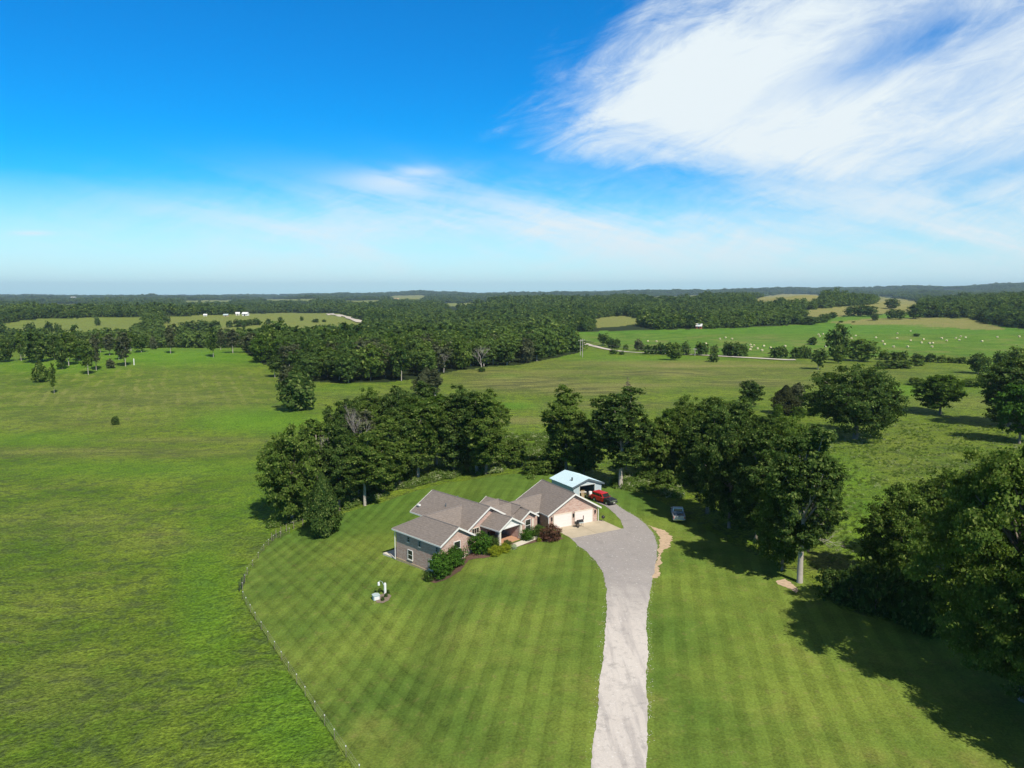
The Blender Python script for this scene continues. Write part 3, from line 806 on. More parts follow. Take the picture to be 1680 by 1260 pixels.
# downspouts
for (x, y, z0, z1, M) in ((-6.9, 7.85, -1.6, 2.8, None), (.5, .35, .5, 2.8, None), (9.45, .3, .6, 2.8, GM), (.3, .3, .6, 2.8, GM)):
    k = MB(); k.tube([(x, y, z0), (x, y, z1)], [.06, .06], 6, M); k.build('downspout', M_white, house)
# apron, patio, path (structure)
def world_rect(name, M0, x0, x1, y0, y1, z, th, mat):
    m = MB(); m.box(x0, x1, y0, y1, z - th, z, M0); o = m.build(name, mat, None, bevel=.015); o['kind'] = 'structure'; return o
HM = T((-6.2, 100.6, 0)) @ Matrix.Rotation(HA, 4, 'Z'); GW = HM @ GM
for i in range(2):
    for j in range(2): world_rect('concrete_apron', GW, 1.1 + i * 4.52, 1.1 + i * 4.52 + 4.5, -4.7 + j * 2.52, -4.7 + j * 2.52 + 2.5, .69, .3, M_concrete)
world_rect('patio', HM, -6.6, 3.0, 7.9, 11.3, float(terr(-15.0, 104)) + .12, .4, M_concrete2)
pth = [(839, 902), (862, 893), (886, 883), (903, 876), (897, 872), (880, 879), (858, 887), (842, 893)]
sheet('garden_path', gp(pth), M_concrete2, .11, 1.0)

# ------------------------------------------------------------------ the shed
SM = T((10.53, 124.56, 0)) @ RZ(29.6)
sz = float(terr(13, 126)) - .1
shed = empty('metal_shed', (10.53, 124.56, sz), R(29.6), 'small pale blue metal shed with an open front behind the garage', 'shed')
W, D_, e0 = 6.75, 7.6, 2.6 - sz; pk = e0 + 1.15
m = MB()
for s, x in ((-1, 0), (1, W)):
    m.slab([(W / 2, -.0, pk), (x, -.0, e0), (x, D_, e0), (W / 2, D_, pk)], .08)
    for k in range(19):   # standing ribs
        v = .1 + k * (D_ - .2) / 18; dx = -.02 * s
        m.slab([(W / 2, v - .02, pk + .035), (x, v - .02, e0 + .035), (x, v + .02, e0 + .035), (W / 2, v + .02, pk + .035)], .034)
sr = m.build('roof', M_metalroof, shed)
k = MB(); k.tube([(1.5, 2.4, e0 + .4), (1.5, 2.4, e0 + 1.0)], [.12, .12], 8); k.tube([(1.5, 2.4, e0 + 1.0), (1.5, 2.4, e0 + 1.12)], [.2, .05], 8); k.build('vent_pipe', M_black, sr)
k = MB()
for s, x in ((-1, -.05), (1, W + .05)): k.prism([(W / 2, pk + .04), (x, e0 + .02), (x, e0 - .28), (W / 2, pk - .26)], 'y', -.06, .0)
k.build('trim', M_trimblue, shed)
k = MB(); a, b = .35, W - .35
k.box(a, a + .1, .3, D_ - .3, 0, e0 - .05); k.box(b - .1, b, .3, D_ - .3, 0, e0 - .05); k.prism([(a, 0), (b, 0), (b, e0 - .05), (W / 2, pk - .1), (a, e0 - .05)], 'y', D_ - .4, D_ - .3)
k.box(a, 1.65, .3, .4, 0, e0 - .05); k.box(4.85, b, .3, .4, 0, e0 - .05); k.prism([(a, e0 - .1), (b, e0 - .1), (b, e0 - .05), (W / 2, pk - .12), (a, e0 - .05)], 'y', .29, .41)
for t in range(22):
    x = a + .1 + t * (b - a - .2) / 21
    if x < 1.6 or x > 4.9: k.box(x - .015, x + .015, .27, .3, 0, e0 - .1)
k.build('wall', M_siding, shed)
k = MB(); k.box(1.55, 1.65, .22, .44, 0, 2.65 - sz); k.box(4.85, 4.95, .22, .44, 0, 2.65 - sz); k.box(1.55, 4.95, .22, .44, 2.6 - sz, 2.7 - sz); k.build('door_frame', M_white, shed)
k = MB(); k.box(.5, W - .5, .2, D_ - .5, -.2, .05); k.build('floor', M_concrete, shed)


def at_shed(x, y, z=.05): return Matrix.Translation((10.53, 124.56, sz)) @ RZ(29.6) @ T((x, y, z))
def root_at(name, M, label, cat, group=None):
    o = empty(name, M.translation, M.to_euler().z, label, cat, group); return o
wb = root_at('workbench', at_shed(2.6, 1.1), 'long white-topped workbench inside the open shed', 'workbench')
k = MB(); k.box(-.9, .9, -.3, .3, .85, .95); k.build('bench_top', M_plastic, wb)
for x in (-.8, .8):
    for y in (-.22, .22): k = MB(); k.box(x - .04, x + .04, y - .04, y + .04, 0, .85); k.build('leg', M_tanpaint, wb)
mw = root_at('riding_mower', at_shed(3.3, -.35), 'small dark mower parked in the shed doorway', 'mower')
k = MB(); k.box(-.35, .35, -.8, -.1, .3, .75); k.build('hood', M_rust, mw, bevel=.08)
k = MB(); k.box(-.5, .5, -.3, .5, .15, .3); k.build('deck', M_black, mw, bevel=.05)
k = MB(); k.box(-.25, .25, .2, .6, .5, .6); k.box(-.25, .25, .55, .65, .6, 1.0); k.build('seat', M_black, mw, bevel=.04)
for x in (-.45, .45):
    for y, r in ((-.6, .2), (.45, .28)): k = MB(); k.tube([(x - .09, y, r), (x + .09, y, r)], [r, r], 14); k.build('wheel', M_tire, mw)
br = root_at('white_drum', at_shed(4.3, .75), 'white drum beside the mower in the shed', 'drum')
k = MB(); k.tube([(0, 0, 0), (0, 0, .05), (0, 0, .45), (0, 0, .9), (0, 0, .92)], [.27, .3, .31, .3, .25], 14); k.build('drum_body', M_plastic, br, smooth=True)
pl = root_at('timber_stack', at_shed(2.1, .1), 'leaning tan boards by the left post of the shed door', 'boards')
for i in range(4):
    k = MB(); k.box(-.06, .06, -.02, .02, 0, 1.5, T((i * .16, i * .05, 0)) @ Matrix.Rotation(R(-14 + i * 5), 4, 'X')); k.build('board', M_tanpaint, pl)

# ------------------------------------------------------------------ vehicles
def wheels(root, xs, r, w, tr):
    for x in xs:
        for s in (-1, 1):
            k = MB(); y = s * w
            k.tube([(x, y - s * .13, r), (x, y - s * .11, r), (x, y + s * .09, r), (x, y + s * .11, r)], [r * .85, r, r, r * .85], 18)
            wh = k.build('wheel', M_tire, root, smooth=False)
            k = MB(); k.tube([(x, y + s * .08, r), (x, y + s * .125, r)], [r * .62, r * .5], 12); k.build('rim', M_chrome, wh)


def arch_side(x0, x1, z0, z1, arches, r):
    """side outline with wheel arches, list of (x,z)"""
    pts = [(x0, z0)]
    for ax in arches:
        for k in range(9):
            t = math.pi - math.pi * k / 8; pts.append((ax + r * math.cos(t), z0 + max(0, r * math.sin(t) * .95)))
    pts.append((x1, z0)); return pts


def suv(pos, yaw):
    root = empty('red_suv', pos, yaw, 'red sport utility vehicle with a black hood parked by the shed', 'suv')
    # x forward, length 4.8
    lo = arch_side(-2.35, 2.35, .42, 0, (-1.45, 1.5), .46)
    body = lo + [(2.38, .75), (.75, .98), (.7, 1.12), (-2.35, 1.12)]
    k = MB(); k.prism([(a, b) for a, b in body if a <= .9] + [], 'y', -.88, .88)
    # rear body (red)
    k = MB(); rr = [p for p in lo if p[0] <= .75] + [(.75, .42), (.75, 1.12), (-2.3, 1.15), (-2.38, .8)]
    k.prism(rr, 'y', -.9, .9); k.build('body', M_red, root, bevel=.04)
    k = MB(); fr = [(.75, .42)] + [p for p in lo if p[0] > .8] + [(2.38, .8), (2.25, 1.02), (.75, 1.12)]
    k.prism(fr, 'y', -.9, .9); hd = k.build('hood', M_hood, root, bevel=.05)
    k = MB(); k.box(1.0, 1.7, -.3, .3, 1.06, 1.14); k.build('hood_scoop', M_hood, hd, bevel=.03)
    k = MB(); k.prism([(-2.2, 1.1), (.72, 1.1), (.15, 1.72), (-2.05, 1.74)], 'y', -.80, .80); cb = k.build('cabin', M_red, root, bevel=.05)
    k = MB(); k.prism([(.70, 1.16), (.74, 1.15), (.24, 1.67), (.19, 1.66)], 'y', -.70, .70); k.build('windscreen', M_glass, root)
    for s in (-1, 1):
        for x0, x1 in ((-2.0, -1.2), (-1.1, -.3), (-.2, .45)):
            k = MB(); k.prism([(x0, 1.2), (x1, 1.2), (x1 - (.28 if x1 > .3 else 0), 1.6), (x0, 1.6)], 'y', s * .79, s * .815); k.build('side_window', M_glass, root)
        k = MB(); k.box(.5, .65, s * .9, s * 1.08, 1.1, 1.28); k.build('mirror', M_chrome, root, bevel=.03)
        k = MB(); k.tube([(2.34, s * .62, .82), (2.41, s * .62, .82)], [.13, .12], 12); k.build('headlight', M_chrome, root)
        k = MB(); k.box(-2.42, -2.37, s * .7 - .1, s * .7 + .1, .75, 1.05); k.build('tail_light', M_rust, root)
    k = MB(); k.box(2.35, 2.42, -.42, .42, .68, .95)
    for t in range(7): k.box(2.41, 2.44, -.36 + t * .12 - .02, -.36 + t * .12 + .02, .7, .93)
    k.build('grille', M_chrome, root)
    k = MB(); k.box(2.36, 2.5, -.92, .92, .45, .62); k.build('bumper', M_black, root, bevel=.03)
    k = MB(); k.box(2.5, 2.51, -.2, .2, .48, .6); k.build('number_plate', M_white, root)
    wheels(root, (-1.45, 1.5), .38, .84, 0)
    return root


P = Vector((15.75, 122.9, 0)); P.z = float(terr(P.x, P.y)) + .02
suv(P, math.atan2(-.80, .60))


def pickup(pos, yaw):
    root = empty('silver_pickup', pos, yaw, 'silver grey pickup truck with a loaded bed parked in the tree shade', 'pickup')
    lo = arch_side(-2.7, 2.6, .45, 0, (-1.6, 1.75), .46)
    k = MB(); k.prism(lo + [(2.62, .9), (2.4, 1.08), (1.0, 1.15), (-.45, 1.15), (-.45, .72), (-2.7, .72)], 'y', -.93, .93); k.build('body', M_silver, root, bevel=.04)
    for s in (-1, 1):
        k = MB(); k.box(-2.7, -.46, min(s * .84, s * .93), max(s * .84, s * .93), .7, 1.17); k.build('bed_side', M_silver, root, bevel=.02)
        k = MB(); k.box(-2.76, -2.71, s * .82 - .07, s * .82 + .07, .72, 1.08); k.build('tail_light', M_rust, root)
        k = MB(); k.prism([(-.25, 1.22), (.85, 1.22), (.45, 1.62), (-.2, 1.62)], 'y', s * .79, s * .815); k.build('side_window', M_glass, root)
        k = MB(); k.box(.8, .95, s * .93, s * 1.12, 1.12, 1.32); k.build('mirror', M_black, root, bevel=.03)
        k = MB(); k.box(2.58, 2.66, s * .7 - .15, s * .7 + .15, .78, .95); k.build('headlight', M_chrome, root)
    k = MB(); k.box(-2.75, -2.66, -.84, .84, .7, 1.15); tg = k.build('tailgate', M_silver, root, bevel=.02)
    k = MB(); k.box(-2.77, -2.745, -.12, .12, 1.0, 1.08); k.build('handle', M_black, tg)
    k = MB(); k.prism([(-.42, 1.12), (1.05, 1.12), (.5, 1.74), (-.3, 1.76)], 'y', -.80, .80); k.build('cab', M_silver, root, bevel=.05)
    k = MB(); k.prism([(-.455, 1.25), (-.40, 1.62), (-.36, 1.62), (-.41, 1.25)], 'y', -.66, .66); k.build('rear_window', M_glass, root)
    k = MB(); k.prism([(1.06, 1.16), (1.0, 1.14), (.5, 1.69), (.56, 1.69)], 'y', -.70, .70); k.build('windscreen', M_glass, root)
    k = MB(); k.box(-2.92, -2.76, -.93, .93, .48, .66); k.build('bumper', M_chrome, root, bevel=.03)
    k = MB(); k.box(-.9, -.55, -.82, .82, .9, 1.3); k.build('toolbox', M_chrome, root, bevel=.03)
    rr = random.Random(4)
    for i in range(9):
        k = MB(); x, y = rr.uniform(-2.4, -1.1), rr.uniform(-.65, .65); s = rr.uniform(.1, .22)
        k.box(-s, s, -s * .8, s * .8, 0, s * 1.5, T((x, y, .73)) @ RZ(rr.uniform(0, 90))); k.build('load', [M_plastic, M_black, M_tanpaint, M_stone][i % 4], root, bevel=.03)
    wheels(root, (-1.6, 1.75), .38, .87, 0)
    return root


P = G(1113.5, 856); d = Vector((.14, .99)).normalized(); P = Vector((P.x + d.x * 2.0, P.y + d.y * 2.0, 0)); P.z = float(terr(P.x, P.y)) + .02
pickup(P, math.atan2(d.y, d.x))

# ------------------------------------------------------------------ small things round the house
g = root_at('barbecue_smoker', GW @ T((5.1, -1.0, .70)), 'black barbecue smoker standing between the two garage doors', 'grill')
k = MB(); k.tube([(-.5, 0, .85), (-.47, 0, .85), (.47, 0, .85), (.5, 0, .85)], [.2, .3, .3, .2], 14); k.build('barrel', M_black, g)
k = MB(); k.box(-.85, -.5, -.2, .2, .5, .95); k.build('firebox', M_black, g, bevel=.03)
k = MB(); k.tube([(.45, 0, 1.0), (.6, 0, 1.1), (.6, 0, 1.7)], [.07, .07, .07], 8); k.build('chimney', M_black, g)
k = MB(); k.box(-.45, .45, -.55, -.3, .78, .82); k.build('shelf', M_util, g)
for x in (-.42, .42):
    for y in (-.22, .22): k = MB(); k.tube([(x, y, 0), (x, y, .65)], [.025, .025], 6); k.build('leg', M_black, g)
for s in (-.25, .25): k = MB(); k.tube([(-.5, s - .03, .14), (-.5, s + .03, .14)], [.14, .14], 12); k.build('wheel', M_tire, g)
g = root_at('kettle_grill', GW @ T((9.9, -.35, .66)), 'small round black kettle grill at the right corner of the garage', 'grill')
k = MB(); k.tube([(0, 0, .45), (0, 0, .5), (0, 0, .62), (0, 0, .78), (0, 0, .92), (0, 0, .97)], [.05, .17, .28, .28, .16, .03], 16); k.build('bowl', M_black, g, smooth=True)
for t in range(3): k = MB(); a = t * 2.1; k.tube([(.1 * math.cos(a), .1 * math.sin(a), .5), (.28 * math.cos(a), .28 * math.sin(a), 0)], [.02, .02], 5); k.build('leg', M_black, g)
P = G(632, 975)
g = empty('white_post', P, .3, 'short white post with a hooked bracket in the round yard bed', 'post')
k = MB(); k.tube([(0, 0, -.1), (0, 0, 1.35), (0, 0, 1.5)], [.16, .16, .12], 10); k.build('post', M_plastic, g)
k = MB(); k.tube([(-.1, 0, 1.1), (-.35, 0, 1.7), (-.6, 0, 1.85), (-.8, 0, 1.7)], [.03] * 4, 6); k.build('bracket', M_util, g)
k = MB(); k.tube([(-.8, 0, 1.72), (-.8, 0, 1.65), (-.78, 0, 1.3), (-.78, 0, 1.22)], [.04, .14, .16, .06], 8); k.build('lantern', M_plastic, g)
P = G(617, 984)
g = empty('utility_cabinet', P, .5, 'low pale grey green utility cabinet beside the round yard bed', 'cabinet')
k = MB(); k.box(-.4, .4, -.35, .35, 0, .62); k.build('cabinet_body', M_util, g, bevel=.05)
k = MB(); k.prism([(-.45, .62), (.45, .62), (.45, .68), (0, .78), (-.45, .68)], 'y', -.4, .4); k.build('lid', M_util, g, bevel=.02)
k = MB(); k.box(-.3, .3, -.38, -.352, .12, .5); k.build('panel', M_white, g)

# ------------------------------------------------------------------ fence round the lawn
fence = empty('wire_fence', G(398, 975), 0, 'thin wire fence on steel posts with white caps along the left lawn edge', 'fence')
fo = fence.location.copy()
fpts = [G(*p) for p in (FENCE_UP[::-1] + FENCE_PX)]
for i, p in enumerate(fpts):
    q = p - fo; k = MB(); k.box(q.x - .02, q.x + .02, q.y - .02, q.y + .02, q.z - .2, q.z + 1.0); a = k.build('post', M_bark, fence)
    k = MB(); k.box(q.x - .04, q.x + .04, q.y - .04, q.y + .04, q.z + .98, q.z + 1.07); k.build('cap', M_white, a)
for hh in (.35, .65, .95, 1.1):
    k = MB(); k.tube([p - fo + Vector((0, 0, hh)) for p in fpts], [.005] * len(fpts), 4); k.build('wire', M_pole, fence)
gt = empty('wire_gate', G(397, 964), R(97), 'dark wire gate panel at the bend of the lawn fence', 'gate')
k = MB()
for z in (0.1, .35, .6, .85, 1.1, 1.3): k.tube([(-1.5, 0, z), (1.5, 0, z)], [.02, .02], 5)
k.build('rail', M_black, gt)
for x in (-1.5, 0, 1.5): k = MB(); k.tube([(x, 0, 0), (x, 0, 1.4)], [.045, .045], 6); k.build('post', M_black, gt)
wf = empty('woven_wire_fence', G(457, 880), 0, 'dark woven wire fence behind the lawn below the oaks', 'fence')
wo3 = wf.location.copy(); pts = [G(*p) for p in [(446, 887), (453, 881), (461, 876), (470, 872), (482, 868), (497, 863), (515, 857), (535, 850)]]
for p in pts: q = p - wo3; k = MB(); k.tube([q, q + Vector((0, 0, 1.3))], [.06, .05], 6); k.build('post', M_bark, wf)
for hh in (.2, .45, .7, .95, 1.2): k = MB(); k.tube([p - wo3 + Vector((0, 0, hh)) for p in pts], [.014] * len(pts), 4); k.build('wire', M_black, wf)

# ------------------------------------------------------------------ trees
def leaves_to_mesh(name, P, N, S, tint, mat, aspect=.62):
    rs = np.random.RandomState(len(P)); n = len(P)
    N = N / (np.linalg.norm(N, axis=1, keepdims=True) + 1e-9)
    r = rs.normal(size=(n, 3)); a = np.cross(N, r); a /= np.linalg.norm(a, axis=1, keepdims=True) + 1e-9; b = np.cross(N, a)
    s = S[:, None]
    V = np.stack([P - a * s, P - b * s * aspect + N * s * .15, P + a * s, P + b * s * aspect + N * s * .15], 1).reshape(-1, 3)
    me = bpy.data.meshes.new(name); me.vertices.add(4 * n); me.vertices.foreach_set('co', V.astype(np.float32).ravel())
    me.loops.add(4 * n); me.loops.foreach_set('vertex_index', np.arange(4 * n, dtype=np.int32))
    me.polygons.add(n); me.polygons.foreach_set('loop_start', np.arange(0, 4 * n, 4, dtype=np.int32)); me.polygons.foreach_set('loop_total', np.full(n, 4, np.int32))
    me.update(calc_edges=True)
    at = me.color_attributes.new('tint', 'FLOAT_COLOR', 'POINT'); col = np.ones((4 * n, 4), np.float32); col[:, :2] = np.repeat(tint, 4, 0); col[:, 2] = 0
    at.data.foreach_set('color', col.ravel()); me.materials.append(mat)
    return me


def crown(name, seed, h, w, base, nl, n, leaf, mat, lr=.24, core=.6, ragged=.12, zpow=1.0):
    rs = np.random.RandomState(seed); cz = (h + base) / 2; rz = (h - base) / 2; rx = w / 2
    C_ = []; Rr = []
    for i in range(nl):
        zz = 1 - 2 * (i + .5) / nl; th = i * 2.39996 + rs.uniform(-.4, .4); q = math.sqrt(max(0, 1 - zz * zz))
        k = core * rs.uniform(.75, 1.18); r = w * lr * rs.uniform(.65, 1.2)
        kk = k * (1.0 + ragged * rs.normal())
        x = q * math.cos(th) * kk * rx; y = q * math.sin(th) * kk * rx
        z = cz + np.sign(zz) * abs(zz) ** zpow * min(kk, (rz - r * .55) / rz * 1.05) * rz
        C_.append((x, y, z)); Rr.append(r)
    C_.append((0, 0, cz)); Rr.append(w * lr * 1.1)
    C_ = np.array(C_); Rr = np.array(Rr)
    pr = Rr ** 2; pr /= pr.sum(); li = rs.choice(len(Rr), n, p=pr)
    ncl = 14; D = rs.normal(size=(len(Rr), ncl, 3)); D[..., 2] += .25; D /= np.linalg.norm(D, axis=2, keepdims=True)
    ci = rs.randint(0, ncl, n); d = D[li, ci]; rad = Rr[li][:, None]
    cr = rs.uniform(.7, 1.4, size=(len(Rr), ncl))[li, ci][:, None]
    off = rs.normal(size=(n, 3)) * rad * np.array([.27, .27, .12])
    P = C_[li] + d * rad * cr + off
    # keep mostly the outer shell: drop leaves deep inside other lobes
    dist = np.linalg.norm((P[:, None] - C_[None]) / Rr[None, :, None], axis=2).min(1)
    keep = (dist > .55) | (rs.rand(n) < .25)
    P = P[keep]; d = d[keep]; li = li[keep]; ci = ci[keep]
    rr = np.percentile(np.hypot(P[:, 0], P[:, 1]), 97); f = (w / 2) / rr; P[:, :2] *= f; C_[:, :2] *= f
    lo, hi = np.percentile(P[:, 2], 1), np.percentile(P[:, 2], 99.3); fz = (h - base) / (hi - lo); P[:, 2] = base + (P[:, 2] - lo) * fz; C_[:, 2] = base + (C_[:, 2] - lo) * fz
    P[:, 2] = np.maximum(P[:, 2], .08 * h if base > .5 else .05)
    m = len(P)
    N = d + rs.normal(size=(m, 3)) * .55 + np.array([0, 0, .35])
    S = leaf * rs.uniform(.6, 1.35, m)
    cl = rs.rand(len(Rr), ncl)[li, ci]; lt = rs.rand(len(Rr))[li]
    tint = np.stack([np.clip(.45 * cl + .25 * lt + .3 * rs.rand(m), 0, 1), rs.rand(m)], 1)
    return leaves_to_mesh(name, P, N, S, tint, mat), C_, Rr


def cedar(name, seed, h, w, n, leaf, mat, base=.3):
    rs = np.random.RandomState(seed); t = rs.rand(n) ** .75
    ph = rs.uniform(0, 6.283, n); lump = 1 + .22 * np.sin(ph * 3 + t * 9 + seed) + .16 * np.sin(ph * 5 - t * 17)
    prof = np.minimum(1.0, (1 - t) * 1.9 + .06) * (0.55 + .45 * np.minimum(1, t * 5)); r = w / 2 * prof * lump * rs.uniform(.7, 1.05, n)
    P = np.stack([r * np.cos(ph), r * np.sin(ph), base + (h - base) * t], 1)
    N = np.stack([np.cos(ph), np.sin(ph), np.full(n, .5)], 1) + rs.normal(size=(n, 3)) * .6
    tint = np.stack([np.clip(.5 + .25 * np.sin(ph * 3 + t * 13) + .3 * rs.normal(size=n), 0, 1), rs.rand(n)], 1)
    return leaves_to_mesh(name, P, N, leaf * rs.uniform(.6, 1.3, n), tint, mat)


def trunk_mesh(name, seed, h, base, C_, r0, mat, nlimb=99, sides=8):
    rs = random.Random(seed); k = MB(); cz = (h + base) / 2
    pts = [(0, 0, -.3)]; rad = [r0 * 1.25]
    top = h * .8; n = 7; bx, by = rs.uniform(-.04, .04) * h, rs.uniform(-.04, .04) * h
    for i in range(n + 1):
        t = i / n; pts.append((bx * t * t + rs.uniform(-.1, .1) * r0 * 3 * (t > 0), by * t * t + rs.uniform(-.1, .1) * r0 * 3 * (t > 0), .1 + t * (top - .1))); rad.append(r0 * (1 - .85 * t))
    k.tube(pts, rad, sides)
    for i, c in enumerate(C_[:nlimb]):
        zt = max(base * .75, min(c[2] * .62, top * .85)); t = (zt - .1) / (top - .1); s = Vector((bx * t * t, by * t * t, zt)); e = Vector(c)
        mid = s.lerp(e, .5) + Vector((rs.uniform(-.3, .3), rs.uniform(-.3, .3), rs.uniform(-.2, .5)))
        k.tube([s, mid, e], [r0 * (1 - .8 * t) * .55, r0 * .26, r0 * .08], 5, cap=False)
    me = bpy.data.meshes.new(name); me.from_pydata([tuple(v) for v in k.v], [], k.f); me.materials.append(mat); me.polygons.foreach_set('use_smooth', [True] * len(k.f)); me.update()
    return me


def dead_mesh(name, seed, h, w, mat, depth=4, r0=.28):
    rs = random.Random(seed); k = MB()
    def rec(p, d, L, r, lv):
        q = p + d * L * .5 + Vector((rs.uniform(-.06, .06), rs.uniform(-.06, .06), 0)) * L; e = q + (d + Vector((rs.uniform(-.2, .2), rs.uniform(-.2, .2), .1))).normalized() * L * .5
        k.tube([p, q, e], [r, r * .8, r * .55], 5 if lv > 1 else 4, cap=False)
        if lv == 0: return
        for i in range(3 if lv > 1 else 4):
            a = rs.uniform(0, 6.28); sp = rs.uniform(.45, .95) * (w / h) * 1.5
            nd = (d + Vector((math.cos(a) * sp, math.sin(a) * sp, rs.uniform(-.05, .3)))).normalized()
            st = q.lerp(e, rs.random()) if i else e
            rec(st, nd, L * rs.uniform(.55, .8), r * .5, lv - 1)
    rec(Vector((0, 0, -.2)), Vector((0, 0, 1)), h * .36, r0, depth)
    zs = max(v.z for v in k.v); s = h / zs
    me = bpy.data.meshes.new(name); me.from_pydata([(v.x * s, v.y * s, v.z * s) for v in k.v], [], k.f); me.materials.append(mat); me.update()
    return me


KIND = {}
def kind(key, name, seed, h, w, base, nl, n, leaf, mat, r0=.3, bark=None, **kw):
    c, C_, Rr = crown('crown', seed, h, w, base, nl, n, leaf, mat, **kw)
    KIND[key] = (name, h, w, c, trunk_mesh('trunk', seed, h, base, C_[:22] if len(C_) > 30 else C_, r0, bark or M_bark, sides=8 if n > 3000 else 5, nlimb=99 if n > 3000 else 5))


kind('oakA', 'oak_tree', 11, 14, 12, 1.5, 46, 38000, .20, L_oak, .34, ragged=.16, lr=.125, core=.80)
kind('oakB', 'oak_tree', 12, 14, 11, 1.8, 40, 36000, .20, L_dark, .34, lr=.135, ragged=.2, core=.79)
kind('oakC', 'oak_tree', 13, 13, 17, 2.2, 60, 46000, .21, L_dark, .5, lr=.105, core=.83)
kind('tallA', 'shade_tree', 14, 18, 9.5, 4.8, 50, 38000, .20, L_oak, .32, M_palebark, lr=.14, ragged=.24, core=.80)
kind('tallB', 'shade_tree', 15, 18, 9, 3.0, 46, 38000, .20, L_dark, .3, M_bark, lr=.145, ragged=.26, core=.80)
kind('tallC', 'shade_tree', 16, 20, 9.5, 5.5, 42, 36000, .20, L_dark, .4, M_palebark, lr=.135, ragged=.26, core=.80)
kind('thin', 'thin_tree', 17, 16, 6.5, 4.5, 15, 6500, .27, L_grey, .22, M_palebark, lr=.24, ragged=.3, core=.75)
kind('big', 'oak_tree', 18, 20, 19, 1.6, 110, 170000, .165, L_oak, .6, lr=.085, core=.86, ragged=.12)
kind('small', 'small_tree', 19, 6.5, 5.5, 1.2, 12, 6500, .22, L_oak, .14)
kind('bright', 'small_tree', 20, 7, 7, 1.4, 26, 16000, .19, L_bright, .2, lr=.15, core=.8)
kind('shrub', 'shrub', 21, 2.6, 3.6, 0.0, 10, 3200, .15, L_oak, .06, lr=.27)
kind('hedge', 'hedge_shrub', 22, 2.6, 3.6, 0.0, 14, 6500, .10, L_hedge, .06, lr=.27, core=.5, ragged=.04)
kind('lowA', 'woodland_tree', 31, 15, 11.5, 1.8, 13, 2300, .62, L_forest, .25, M_palebark)
kind('lowB', 'woodland_tree', 32, 15, 10, 2.6, 12, 2100, .62, L_forest, .22, M_palebark, ragged=.2)
kind('lowC', 'woodland_tree', 33, 13, 12, 1.6, 14, 2300, .62, L_oak, .25, lr=.22, core=.66)
kind('lowT', 'pasture_tree', 34, 15, 8, 4.0, 10, 1700, .5, L_grey, .22, M_palebark, ragged=.3)
kind('lowS', 'far_tree', 35, 9, 10, .6, 9, 900, .8, L_forest, .25)
kind('frA', 'wood', 41, 15, 12, 1.0, 11, 520, 1.15, L_forest, .2)
kind('frB', 'wood', 42, 16, 11, 1.0, 10, 480, 1.2, L_forest, .2, ragged=.25)
kind('frC', 'wood', 43, 13, 12, 1.0, 12, 520, 1.15, L_oak, .2)
for key, sd, h, w, n, lf in (('cedA', 51, 9, 5, 9000, .20), ('cedL', 52, 9, 5, 1800, .42)):
    KIND[key] = ('cedar_tree', h, w, cedar('crown', sd, h, w, n, lf, L_cedar), trunk_mesh('trunk', sd, h, .5, [], .18, M_bark, sides=5))
KIND['ced2'] = ('cedar_tree', 10, 6.5, cedar('crown', 57, 10, 6.5, 11000, .21, L_dark), trunk_mesh('trunk', 57, 10, .5, [], .2, M_bark, sides=5))
for key, sd, w, dep in (('deadA', 61, 8, 5), ('deadB', 62, 6, 5)):
    KIND[key] = ('dead_tree', 13, w, None, dead_mesh('branches', sd, 13, w, M_deadwood, dep, .22))
KIND['mauve'] = ('bare_tree', 12, 4, crown('crown', 63, 12, 4, 5, 9, 2600, .12, L_mauve)[0], dead_mesh('trunk', 64, 12, 4, M_deadwood, 4, .12))
n_trees = 0


def place(key, P, h, w, label, group=None, mat=None, cat=None, rz=None, name=None, parts=True):
    global n_trees
    nm, kh, kw, cm, tm = KIND[key]
    root = bpy.data.objects.new(name or nm, None); C.objects.link(root); root.empty_display_size = .5
    root.location = (P.x, P.y, P.z - .05); n_trees += 1
    root.rotation_euler = (0, 0, (n_trees * 2.4) % 6.28 if rz is None else rz); root.scale = (w / kw, w / kw, h / kh)
    tag(root, label, cat or ('shrub' if 'shrub' in nm else 'tree'), group)
    if tm is not None:
        t = bpy.data.objects.new('branches' if cm is None else 'trunk', tm); C.objects.link(t); t.parent = root
    if cm is not None:
        c = bpy.data.objects.new('crown', cm); C.objects.link(c); c.parent = root
        if mat: c.material_slots[0].link = 'OBJECT'; c.material_slots[0].material = mat
    return root


def tree(key, bx, by, ty, hw, label, group=None, mat=None, cat=None, rz=None, name=None):
    P = G(bx, by); h = max(.6, top_height(P, ty)); w = 2 * hw / pxm(P)
    return place(key, P, h, w, label, group, mat, cat, rz, name)


# --- the group of oaks left of and behind the house
tree('oakA', 480, 856, 704, 50, 'oak with open crown at the left end of the tree group behind the lawn')
tree('ced2', 531, 880, 776, 25, 'dense dark cone-shaped cedar standing on the lawn edge left of the house')
tree('tallB', 556, 838, 690, 34, 'dark tree directly behind the lawn-edge cedar')
tree('thin', 522, 800, 690, 30, 'open-crowned tree with a long bare white limb', mat=L_oak)
tree('deadB', 538, 822, 708, 16, 'bleached leaning dead limb tree between the oaks left of the house')
tree('deadB', 588, 812, 660, 24, 'grey leafless tree standing up out of the oaks left of the house')
tree('thin', 590, 805, 672, 36, 'sparse grey green tree around the leafless one', mat=L_grey)
tree('tallA', 599, 829, 712, 42, 'oak with a pale trunk showing above the tall weeds behind the house')
tree('tallB', 630, 812, 690, 40, 'dark oak second from the pale trunked one behind the house', mat=L_oak)
tree('oakB', 653, 794, 676, 44, 'round dark oak above the left end of the house roof')
tree('bright', 640, 790, 715, 34, 'lighter green low tree in the middle of the oaks behind the house')
